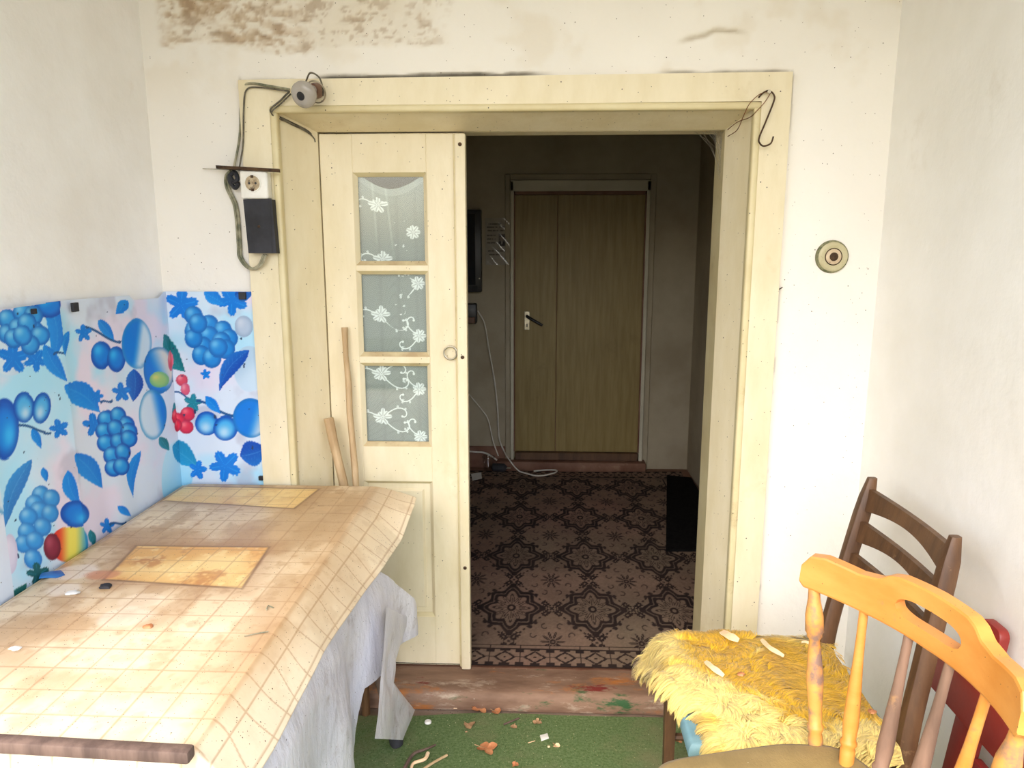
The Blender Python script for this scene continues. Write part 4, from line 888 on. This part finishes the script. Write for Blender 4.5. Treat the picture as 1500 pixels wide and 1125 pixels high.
for k in range(SEG+1):
    t = k/SEG
    q = p+d*(Ls*t*(0.6+0.4*t))[:, None]+nrm*(Ls*lift*(t-0.75*t*t))[:, None]; q[:, 2] -= Ls*(0.15+0.75*rim)*t*t
    side = np.cross(d, nrm); q += side*(0.004*np.sin(ph*0.2+clump*12+t*4.5)*t)[:, None]
    q = q+((ctr+d*0.03)-q)*((0.55+0.25*rim)[:, None]*t*t)*np.array([1, 1, 0.3])
    pts.append((q, side))
V = np.empty((NS, 2*SEG+1, 3))
for k in range(SEG):
    wd = w0*(1-(k/SEG)**1.5*0.75); V[:, 2*k] = pts[k][0]-pts[k][1]*wd[:, None]; V[:, 2*k+1] = pts[k][0]+pts[k][1]*wd[:, None]
V[:, 2*SEG] = pts[SEG][0]
b0 = (np.arange(NS)*(2*SEG+1))[:, None]
quads = np.concatenate([b0+np.array([2*k, 2*k+1, 2*k+3, 2*k+2]) for k in range(SEG-1)]).tolist(); tri = (b0+np.array([2*SEG-2, 2*SEG-1, 2*SEG])).tolist()
hc = np.repeat(fur_col(u, v, 0.3*clump+r_.random(NS)*0.9), 2*SEG+1, 0)
mk('fleece_hair', (V.reshape(-1, 3), quads+tri), M['fur'], fl, col=hc, kind='stuff', smooth=180)
# shavings on the fleece
def shaving(pts, w, label, z=SZ+0.040, curl=0.006):
    q = [on(x, y, 2, z) for x, y in pts]; c = spline(q, 6); n = len(c); V = []
    for i, p_ in enumerate(c):
        dd = c[min(i+1, n-1)]-c[max(i-1, 0)]; s = np.array([-dd[1], dd[0], 0]); s /= np.linalg.norm(s); t = i/(n-1); ww = w*(0.18+0.82*math.sin(math.pi*(0.08+0.80*t))**0.7)*(1+0.15*math.sin(t*11))
        up_ = np.array([0, 0, curl*math.sin(t*3.0)])
        for sgn, h_ in ((-1, 0), (1, 0.004), (1, 0.0055), (-1, 0.0015)): V.append(p_+s*sgn*ww+up_+np.array([0, 0, h_]))
    Fc = [[i*4+k, i*4+(k+1) % 4, (i+1)*4+(k+1) % 4, (i+1)*4+k] for i in range(n-1) for k in range(4)]+[[3, 2, 1, 0], [(n-1)*4+k for k in range(4)]]
    mk('wood_shaving', (np.array(V), Fc), M['chip'], label=label, cat='wood shaving', group='shavings on the fleece', smooth=50)
shaving([(1057, 926), (1067, 935), (1082, 940)], 0.013, 'short broad pale wood shaving on the fleece')
shaving([(1115, 938), (1127, 953), (1148, 963)], 0.006, 'bent narrow wood shaving on the fleece nearest the chair back')
shaving([(1033, 970), (1043, 982), (1060, 992)], 0.007, 'curved wood shaving near the front of the fleece')
shaving([(1174, 942), (1189, 948)], 0.0015, 'thin splinter on the fleece by the spindle')
lump(1086, 988, 0.007, 0.006, M['leafdry'], 'leaf_crumb', 'small reddish leaf crumb in the middle of the fleece', 'debris', z=SZ+0.040, seed=9)
lump(1277, 1043, 0.007, 0.006, M['leafdry'], 'leaf_crumb', 'dark red leaf crumb on the fleece behind the spindles', 'debris', z=SZ+0.040, seed=10)

# ------------------------------------------------------------------ golden spindle back chair
fx, fy = -0.96, -0.28; O = np.array([0.618, -1.024])
RZ = math.atan2(fy, fx)
oc_ = root('spindle_chair', (O[0], O[1], 0.0), 'golden varnished spindle back chair with slotted crest rail and olive seat', 'chair', rz=RZ)
# local frame: +x forward, +y is the far (right-hand) side seen from the sitter's left; flip so far side = -y
OS = 0.498
def oloc(x, y, z): return (x, -y, z)
def arc_x(y, sag, hw): return -sag*(1-(y/hw)**2)
CW = 0.262; CS = 0.085; CZ0, CZ1 = 0.828, 0.900
n = 121; tt = np.linspace(-1, 1, n)
def crest_z(t):
    a = abs(t); top_ = np.interp(a, [0, .30, .38, .46, .60, .85, .95, 1.0], [0.922, 0.920, 0.914, 0.900, 0.895, 0.903, 0.898, 0.876]); bot = np.interp(a, [0, .5, .97, 1.0], [0.818, 0.822, 0.830, 0.840]); return bot, top_
slot = lambda t: abs(t) < 0.30
bm = bmesh.new(); H = 0.0135
def crest_ring(t):
    b, tp = crest_z(t); y = t*CW; x = arc_x(y, CS, CW); nx = np.array([1, -(2*CS*y/CW**2)]); nx = nx/np.linalg.norm(nx)
    return x, y, nx, b, tp
rows = []
SB, ST = 0.849, 0.888
for t in tt:
    x, y, nx, b, tp = crest_ring(t); s_ = math.sqrt(max(0, 1-(abs(t)/0.30)**2)) if slot(t) else 0.0
    mid = (SB+ST)/2; hh = (ST-SB)/2*((1-(abs(t)/0.30)**4)**0.5 if slot(t) else 0); rk = lambda z: -0.10*(z-0.83)
    zs = [b, b+0.004, mid-hh, mid+hh, tp-0.004, tp]; row = []
    for side in (1, -1):
        for i, z in enumerate(zs):
            off = H*(0.86 if i in (0, 5) else 1.0)*side; row.append(bm.verts.new(oloc(x+nx[0]*off+rk(z), y+nx[1]*off, z)))
    rows.append((row, hh))
for i in range(n-1):
    (a, ha), (b, hb) = rows[i], rows[i+1]; open_ = ha > 1e-6 or hb > 1e-6
    def fq(*q):
        try: bm.faces.new(q)
        except ValueError: pass
    for k in range(5):
        if k == 2: continue                       # between the two middle rows: only the slot, closed elsewhere by merging
        fq(a[k], b[k], b[k+1], a[k+1]); fq(a[6+k], a[7+k], b[7+k], b[6+k])
    fq(a[5], b[5], b[11], a[11]); fq(a[6], b[6], b[0], a[0])
    if open_:
        fq(a[2], b[2], b[8], a[8]); fq(a[9], b[9], b[3], a[3])
for r0 in (rows[0][0], rows[-1][0]): 
    bm.faces.new([r0[0], r0[1], r0[2], r0[3], r0[4], r0[5], r0[11], r0[10], r0[9], r0[8], r0[7], r0[6]])
bmesh.ops.remove_doubles(bm, verts=bm.verts, dist=1e-5)
cr = mk('crest_rail', out(bm), M['orange'], oc_, local=True, smooth=24)
# seat
sp = []
for t in np.linspace(0, 2*math.pi, 48, endpoint=False):
    c, s = math.cos(t), math.sin(t); xx_ = 0.155+0.220*np.sign(c)*abs(c)**0.45; yy_ = (0.218+0.03*c)*np.sign(s)*abs(s)**0.45; sp.append((xx_, -yy_))
mk('seat', prism(sp, 2, OS-0.052, OS-0.018, 0.008, 3), M['orange_worn'], oc_, local=True)
bm = bmesh.new(); rings = []
for rr, zz_ in ((0.985, -0.019), (1.0, -0.008), (0.985, 0.004), (0.93, 0.010), (0.7, 0.006), (0.4, 0.000), (0.0, -0.002)):
    ring = []
    for (x, y) in sp:
        px_, py_ = 0.155+(x-0.155)*rr, y*rr; hump = 0.008*math.exp(-(py_/0.07)**2)*sst(0.1, 0.3, px_) if rr < 0.95 else 0; back = 0.012*sst(0.02, -0.05, px_) if rr < 0.99 else 0
        ring.append(bm.verts.new((px_, py_, OS+zz_+hump+back)))
        if rr == 0: break
    rings.append(ring)
for a, b in zip(rings, rings[1:]):
    for k in range(48):
        if len(b) == 1: bm.faces.new((a[k], a[(k+1) % 48], b[0]))
        else: bm.faces.new((a[k], a[(k+1) % 48], b[(k+1) % 48], b[k]))
mk('seat_pad', out(bm), M['olive'], oc_, local=True, smooth=70, label='olive velour seat pad')
ys = [0.238, 0.143, 0.048, -0.048, -0.143, -0.238]
PO = [(0, .013), (.04, .014), (.13, .0155), (.17, .0125), (.19, .0165), (.205, .0165), (.22, .013), (.30, .0135), (.48, .0175), (.62, .0135), (.70, .0105), (.72, .0155), (.735, .0155), (.75, .0185), (.84, .0180), (.93, .0125), (1, .011)]
PI = [(0, .012), (.10, .0135), (.20, .0145), (.215, .0125), (.23, .0160), (.245, .0160), (.26, .0125), (.34, .0150), (.50, .0130), (.70, .0095), (.85, .0085), (1, .0085)]
mats = [M['orange_worn'], M['orange'], M['spindle_grey'], M['spindle_grey'], M['orange'], M['orange_worn']]
for i, y in enumerate(ys):
    x1_ = arc_x(y, CS, CW); y0_ = y*0.77; x0_ = -0.006-0.022*(1-(y/CW)**2)
    mk('spindle', lathe(oloc(x0_, y0_, OS-0.03), oloc(x1_, y, 0.832), PO if i in (0, 5) else PI, 16), mats[i], oc_, local=True, smooth=60)
for x, y, dx, dy in ((0.30, 0.19, 0.05, 0.04), (0.30, -0.19, 0.05, -0.04), (0.05, 0.16, -0.06, 0.04), (0.05, -0.16, -0.06, -0.04)):
    mk('leg', lathe(oloc(x, y, OS-0.045), oloc(x+dx, y+dy, 0.009), [(0, .013), (.2, .017), (.24, .020), (.27, .015), (.5, .020), (.7, .014), (1, .011)], 14), M['orange_worn'], oc_, local=True, smooth=60)
mk('stretcher', lathe(oloc(0.325, 0.21, 0.2), oloc(0.02, 0.185, 0.2), [(0, .008), (.5, .013), (1, .008)], 10), M['orange_worn'], oc_, local=True)
mk('stretcher', lathe(oloc(0.325, -0.21, 0.2), oloc(0.02, -0.185, 0.2), [(0, .008), (.5, .013), (1, .008)], 10), M['orange_worn'], oc_, local=True)
mk('stretcher', lathe(oloc(0.17, 0.20, 0.2), oloc(0.17, -0.20, 0.2), [(0, .008), (.5, .013), (1, .008)], 10), M['orange_worn'], oc_, local=True)

# ------------------------------------------------------------------ red folding chair against the wall
rc_ = root('folding_chair', (0.86, -0.93, 0.0), 'oxide red folding chair leaning folded against the right wall', 'chair')
def lean(y, z, off=0.0): x = 0.960-(0.735-z)*0.12; return np.array([x-off, y, z])
def rboard(y0, y1, z0, z1, th, off, rnd=0.0, slope=0.0):
    poly = []
    for cy, cz, a0 in ((y1-rnd, z1-rnd, 0), (y0+rnd, z1-rnd, 90), (y0+rnd, z0+rnd, 180), (y1-rnd, z0+rnd, 270)):
        for k in range(6 if rnd else 1):
            a = math.radians(a0+90*k/5) if rnd else 0; poly.append((cy+rnd*math.cos(a), cz+rnd*math.sin(a)))
    v, f = prism([(a, b) for a, b in poly], 0, -th/2, th/2, 0.003)
    v = np.array([lean(q[1], q[2]+slope*(q[1]-y0), off)+np.array([q[0], 0, 0]) for q in v]); return v, f
mk('back_post', rboard(-0.800, -0.725, 0.02, 0.742, 0.022, 0.0, 0.020), M['red'], rc_)
mk('back_post', rboard(-1.165, -1.090, 0.02, 0.742, 0.022, 0.0, 0.020), M['red'], rc_)
mk('back_board', rboard(-1.24, -0.60, 0.520, 0.622, 0.016, 0.021, 0.038), M['red'], rc_)
mk('seat_board', rboard(-1.085, -0.805, 0.14, 0.46, 0.016, 0.0, 0.01), M['red'], rc_)
mk('cross_rail', rboard(-1.14, -0.75, 0.06, 0.10, 0.016, 0.021, 0.005), M['red'], rc_)
p = on(1342, 1063, 1, -0.45)

# ------------------------------------------------------------------ fixtures on the back wall
def oy(x, y, yv=-0.022): return on(x, y, 1, yv)
so = root('wall_socket', tuple(oy(372, 292)), 'white surface mounted power socket on the door casing', 'socket')
a, b = oy(350, 250, -0.06), oy(393, 291, -0.06)
mk('housing', box(a[0], b[0], -0.060, -0.022, b[2], a[2], 0.006, 3), M['white'], so)
c = (a+b)/2+np.array([-0.003, 0, 0.004])
mk('socket_ring', tube([(c[0]+0.0235*math.cos(t), -0.0605, c[2]+0.0235*math.sin(t)) for t in np.linspace(0, 2*math.pi, 33)], 0.0022, 8, False), M['white'], so)
mk('socket_well', lathe((c[0], -0.0600, c[2]), (c[0], -0.0612, c[2]), [(0, .0225), (.6, .0225), (1, .021)], 28), mat('grimy_socket_well', (150, 128, 98), (196, 178, 146), 90, 0.6, wear=((54, 42, 32), 60, 0.56, 0.66)), so)
for dx in (-0.0095, 0.0095): mk('pin_hole', lathe((c[0]+dx, -0.0608, c[2]), (c[0]+dx, -0.0618, c[2]), [(0, .0034), (1, .0034)], 12), M['black'], so)
for dz in (-0.019, 0.019): mk('earth_clip', box(c[0]-0.004, c[0]+0.004, -0.0628, -0.0606, c[2]+dz-0.004, c[2]+dz+0.004), M['iron'], so, smooth=0)
bb = root('black_box', tuple(oy(382, 372)), 'tall matt black connection box screwed below the white socket', 'electric box')
q = [oy(356, 292, -0.055), oy(398, 292, -0.055), oy(405, 371, -0.055), oy(364, 371, -0.055)]
bv = hexa([(p_[0], -0.055, p_[2]) for p_ in q]+[(p_[0], -0.022, p_[2]) for p_ in q])
mk('case', bv, M['rubber'], bb, smooth=0)
cc_ = sum(q)/4; mk('screw', lathe((cc_[0]-0.003, -0.0545, cc_[2]), (cc_[0]-0.003, -0.0575, cc_[2]), [(0, .004), (.7, .004), (1, .002)], 10), M['iron'], bb)
mk('lid_seam', box(q[1][0]-0.008, q[1][0]-0.0065, -0.0562, -0.0545, q[2][2]+0.005, q[1][2]-0.004), M['black'], bb, smooth=0)
a, b = oy(322, 244), oy(417, 251)
mk('iron_bar', hexa([(a[0], -0.05, a[2]+0.001), (b[0], -0.075, b[2]+0.002), (b[0], -0.06, b[2]+0.002), (a[0], -0.022, a[2]+0.001), (a[0], -0.05, a[2]-0.008), (b[0], -0.075, b[2]-0.007), (b[0], -0.06, b[2]-0.007), (a[0], -0.022, a[2]-0.008)]), M['iron'], smooth=0, label='rusty flat iron bar driven in above the white socket', cat='bar')
mk('wire_nail', tube([oy(297, 247, -0.012), oy(345, 249, -0.028)], 0.0014, 6), M['steel'], label='thin steel wire sticking out left of the rusty bar', cat='wire')
cb = spline([oy(340, 250, -0.03), oy(333, 258, -0.02), oy(334, 275, -0.012), oy(345, 300, -0.010), oy(349, 330, -0.010), oy(351, 360, -0.010), oy(353, 378, -0.012), oy(366, 393, -0.028), oy(380, 390, -0.04), oy(389, 373, -0.045)])
mk('twin_cable', join(tube(cb+np.array([0.003, 0, 0]), 0.0042, 7), tube(cb-np.array([0.005, 0, 0]), 0.0036, 7)), M['cablegreen'], label='grey twin cable looping from the iron bar under the black box', cat='cable')
cb = spline([oy(336, 256, -0.03), oy(342, 266, -0.035), (oy(348, 262, -0.04)), oy(343, 252, -0.03), oy(336, 262, -0.03), oy(344, 275, -0.028), oy(350, 268, -0.035)])
mk('tape_wrap', tube(cb, 0.0065, 7), M['rubber'], label='black taped cable joint beside the white socket', cat='tape')
cb = spline([oy(342, 250, -0.02), oy(351, 200, -0.012), oy(353, 150, -0.012), oy(357, 128, -0.016), oy(368, 122, -0.026), oy(395, 126, -0.028), oy(424, 131, -0.035)])
mk('lamp_cable', tube(cb, 0.0035, 7), M['cablegreen'], label='painted cable running up the casing edge to the lamp', cat='cable')
cb = spline([oy(350, 250, -0.028), oy(356, 210, -0.026), oy(357, 160, -0.026), oy(361, 132, -0.028), oy(380, 128, -0.028), oy(424, 134, -0.04)])
mk('lamp_cable', tube(cb, 0.0024, 6), M['cable'], label='thin second wire beside the painted cable to the lamp', cat='cable')
cb = spline([oy(424, 134, -0.04), oy(411, 147, -0.030), oy(396, 163, -0.032), on(420, 176, 1, 0.03), on(448, 190, 1, 0.09), on(458, 199, 1, 0.118), on(460, 205, 1, 0.122)])
mk('lamp_cable', tube(cb, 0.0026, 6), M['cable'], label='dark wire dropping from the lamp into the lining corner', cat='cable')
mk('lamp_cable', tube(cb+np.array([0.004, -0.002, -0.007]), 0.0022, 6), M['cable'], label='second dark wire from the lamp along the lining corner', cat='cable')
# lamp: bakelite holder with a frosted bulb pointing down to the left
lc = oy(466, 133, -0.024); lb = root('wall_lamp', tuple(lc), 'frosted bulb in a brown bakelite holder at the casing corner', 'lamp')
hd = oy(458, 132, -0.055); bd = oy(440, 141, -0.115); ax = (bd-hd)/np.linalg.norm(bd-hd)
mk('holder', lathe(lc, hd, [(0, .020), (.25, .022), (.6, .021), (1, .018)], 16), M['bakelite'], lb)
mk('bulb', lathe(hd-ax*0.004, bd, [(0, .012), (.15, .014), (.35, .024), (.55, .033), (.70, .0365), (.82, .036), (.90, .032), (.96, .022), (.99, .010), (1, .002)], 24), M['bulbglass'], lb)
mk('bulb_tip', lathe(bd-ax*0.003, bd+ax*0.0015, [(0, .013), (.5, .012), (1, .004)], 16), M['black'], lb)
rp = [hd+ax*0.012+0.030*(math.cos(t)*frame(ax)[0]+math.sin(t)*frame(ax)[1])+np.array([0.012, 0.01, 0]) for t in np.linspace(0, 2*math.pi, 28)]
mk('glass_collar', tube(rp, 0.0022, 6, False), M['steel'], lb)
cb = spline([lc+np.array([-0.028, -0.02, 0.022]), lc+np.array([-0.008, -0.04, 0.040]), lc+np.array([0.016, -0.04, 0.028]), lc+np.array([0.024, -0.035, 0.0]), lc+np.array([0.022, -0.03, -0.02])])
mk('holder_wire', tube(cb, 0.0026, 6), M['cable'], lb)
# round box cover on the right
sc = oy(1218, 376, -0.001); sw = root('round_cover', (sc[0], -0.001, sc[2]-0.047), 'round cream junction box cover with dark green rim on the wall', 'box cover')
mk('rim', lathe((sc[0], 0.004, sc[2]), (sc[0], -0.010, sc[2]), [(0, .048), (.5, .048), (.9, .0465), (1, .044)], 36), mat('mossy_rim', (70, 76, 44), (150, 146, 110), 60, 0.7), sw)
mk('disc', lathe((sc[0]+0.001, -0.009, sc[2]), (sc[0]+0.001, -0.0145, sc[2]), [(0, .0425), (.5, .042), (.9, .039), (1, .034)], 36), mat('old_cream_plastic', (182, 172, 132), (200, 192, 156), 20, 0.5, wear=((150, 138, 96), 30, 0.6, 0.7)), sw)
mk('inner_ring', tube([(sc[0]+0.001+0.024*math.cos(t), -0.0142, sc[2]+0.024*math.sin(t)) for t in np.linspace(0, 2*math.pi, 33)], 0.0016, 6, False), M['iron'], sw)
mk('hub', lathe((sc[0]+0.001, -0.013, sc[2]), (sc[0]+0.001, -0.0175, sc[2]), [(0, .0225), (.6, .022), (1, .018)], 28), mat('hub_plastic', (196, 172, 140), (214, 194, 164), 40, 0.6, wear=((110, 84, 66), 60, 0.6, 0.7)), sw)
mk('hub_screw', lathe((sc[0]+0.001, -0.017, sc[2]), (sc[0]+0.001, -0.0195, sc[2]), [(0, .013), (.7, .012), (1, .008)], 14), M['iron'], sw)
# bent wire hook and copper wires, top right of the casing
hk = spline([oy(1111, 143, -0.03), oy(1118, 136, -0.034), oy(1127, 133, -0.034), oy(1134, 140, -0.034), oy(1133, 150, -0.034), oy(1121, 180, -0.034), oy(1112, 202, -0.036), oy(1113, 210, -0.04), oy(1119, 214, -0.046), oy(1129, 210, -0.05), oy(1133, 200, -0.05)])
mk('wire_hook', tube(hk, 0.0024, 7), M['iron'], label='long bent wire hook hanging from a nail on the casing', cat='hook')
mk('nail', lathe(oy(1127, 134, 0.0), oy(1127, 134, -0.042), [(0, .0022), (.93, .0022), (.94, .005), (1, .005)], 10), M['steel'], label='nail holding the wire hook on the casing', cat='nail')
w1 = spline([oy(1127, 134, -0.034), oy(1113, 138, -0.034), oy(1098, 152, -0.034), oy(1089, 170, -0.03), on(1080, 190, 1, 0.03), on(1066, 200, 1, 0.09)])
w2 = spline([oy(1129, 136, -0.034), oy(1120, 150, -0.034), oy(1108, 163, -0.032), on(1098, 172, 1, 0.0), on(1080, 179, 1, 0.05), on(1066, 190, 1, 0.09)])
mk('copper_wire', tube(w1, 0.0012, 6), M['copper'], label='longer copper wire strung from the hook nail to the lining corner', cat='wire')
mk('copper_wire', tube(w2, 0.0012, 6), M['copper'], label='shorter copper wire crossing the bead below the hook nail', cat='wire')
mk('wall_nail', tube([oy(1136, 427, 0.004), oy(1146, 421, -0.03)], 0.0016, 6), M['iron'], label='small bent nail in the wall beside the casing', cat='nail')
# cobweb in the top right corner of the opening
r_ = np.random.default_rng(4); cw = []
for k in range(26):
    a_ = np.array([0.548-r_.random()**2*0.10, YD+0.01+0.03*r_.random(), 1.876-0.002]); b_ = np.array([0.548-0.003, YD+0.01+0.05*r_.random(), 1.876-0.01-r_.random()**1.5*0.14]); m_ = (a_+b_)/2+np.array([0.006, 0.004, 0.012])*r_.random()
    cw.append(tube([a_, m_, b_], 0.00028, 3, False))
mk('cobweb', join(*cw), M['cobweb'], kind='stuff', label='dusty cobweb in the upper corner of the doorway', cat='cobweb', smooth=0)

# ------------------------------------------------------------------ litter on the floor
CZ = 0.0075
def dryleaf(px, py, r, rot, m, label, lobes=5, seed=1, curl=0.010, z=CZ):
    p = on(px, py, 2, z); rg_ = np.random.default_rng(seed); n = 40; V = [(p[0], p[1], z+curl*0.3)]; rr_ = 3
    for ring in range(1, rr_+1):
        for k in range(n):
            a = 2*math.pi*k/n; q = r*(0.50+0.5*abs(math.cos(lobes*a/2))**0.8+0.05*math.sin(9*a+seed))*ring/rr_
            V.append((p[0]+q*math.cos(a+rot), p[1]+q*math.sin(a+rot)*0.9, z+0.001+curl*(ring/rr_)**2*(0.55+0.45*math.sin(2*a+seed))))
    Fc = [[0, 1+k, 1+(k+1) % n] for k in range(n)]+[[1+i*n+k, 1+(i+1)*n+k, 1+(i+1)*n+(k+1) % n, 1+i*n+(k+1) % n] for i in range(rr_-1) for k in range(n)]
    lf = root('dry_leaf', (p[0], p[1], z), label, 'leaf', 'dry leaves on the porch carpet')
    mk('blade', (np.array(V), Fc), m, lf, smooth=70)
    a = rot+math.pi/lobes; mk('stalk', tube([(p[0], p[1], z+curl*0.35), (p[0]+r*0.7*math.cos(a), p[1]+r*0.7*math.sin(a), z+0.004), (p[0]+r*1.25*math.cos(a), p[1]+r*1.25*math.sin(a), z+0.006)], [.0011, .0011, .0014], 5), M['leafpale'], lf)
dryleaf(702, 1038, 0.034, 0.4, M['leafdry'], 'lobed orange dry leaf lying at the foot of the step', 5, 1, 0.012)
dryleaf(727, 1044, 0.018, 1.1, M['leafdry'], 'narrow orange leaf piece beside the lobed leaf at the step', 2, 2, 0.008)
dryleaf(688, 1064, 0.020, 0.9, M['leafpale'], 'pale brown curled leaf on the green carpet', 2, 3, 0.012)
dryleaf(713, 1098, 0.033, 2.0, M['leafdry'], 'orange dry leaf with a stalk in the open carpet', 4, 4, 0.012)
dryleaf(787, 1060, 0.016, 0.2, M['leafpale'], 'greyish crumpled leaf on the carpet under the doorway', 5, 5, 0.010)
dryleaf(752, 1066, 0.012, 0.2, M['leafpale'], 'tiny brown leaf bit between the curled leaf and the crumpled one', 3, 6, 0.006)
dryleaf(815, 1094, 0.012, 0.8, M['chip'], 'tiny straw coloured leaf bit beside the white tag', 2, 7, 0.006)
dryleaf(993, 1086, 0.014, 0.8, M['leafdry'], 'small brown leaf between the front legs of the brown chair', 4, 8, 0.008)
dryleaf(755, 1122, 0.012, 0.8, M['leafdry'], 'reddish leaf bit on the carpet in front of the stalked leaf', 4, 12, 0.008)
ul = on(1345, 1068, 2, 0.30)
p = on(627, 1058, 2, CZ)
mk('bottle_cap', lathe((p[0], p[1], CZ-0.001), (p[0], p[1], CZ+0.006), [(0, .011), (.3, .0115), (.7, .0105), (1, .008)], 18), M['paper'], label='small whitish cap on the carpet by the table leg', cat='cap')
q = [on(x, y, 2, CZ) for x, y in ((791, 1078), (802, 1075), (804, 1082), (793, 1086))]
mk('white_tag', prism([(a_[0], a_[1]) for a_ in q], 2, CZ, CZ+0.003, 0.0006), M['paper'], label='little white plastic tag on the carpet', cat='tag')
def twig(pts, r0, r1, label, m=M['stick'], z=CZ+0.004):
    c_ = spline([on(x, y, 2, z+dz) for x, y, dz in pts], 6); mk('twig', tube(c_, np.linspace(r0, r1, len(c_)), 7), m, label=label, cat='twig', group='twigs on the porch carpet')
twig([(590, 1130, 0), (605, 1105, .004), (622, 1098, .004), (638, 1091, 0)], .006, .003, 'dark bent twig by the foot of the table leg', M['greywood'])
twig([(602, 1128, .002), (606, 1118, .004), (622, 1112, .006), (627, 1103, .006)], .004, .006, 'pale forked wood piece lying over the dark twig', M['chip'])
twig([(615, 1130, 0), (635, 1117, 0), (655, 1106, 0)], .004, .004, 'straight cut stick with a white end on the carpet', M['stick'])
twig([(738, 1061, 0), (750, 1056, 0), (760, 1052, 0)], .003, .003, 'short grey twig in front of the step', M['greywood'])
twig([(774, 1088, 0), (784, 1085, 0)], .0015, .001, 'thin straw left of the white tag', M['chip'])
for k, (x, y, s) in enumerate(((662, 1034, .006), (667, 1037, .005), (651, 1033, .004), (774, 1038, .004), (683, 1072, .003), (804, 1094, .004), (905, 1030, .003))):
    lump(x, y, s, s*0.9, M['chip'] if k % 2 else M['leafpale'], 'plaster_crumb', ['brown crumb on the bare strip along the step', 'pale crumb against the step beside the brown crumb', 'small brown crumb on the bare strip nearer the table leg', 'pale crumb at the step right of the orange leaves', 'tiny brown crumb below the curled leaf', 'pale round crumb beside the white tag', 'tiny brown crumb at the step nearer the chair'][k], 'debris', z=CZ, seed=20+k)
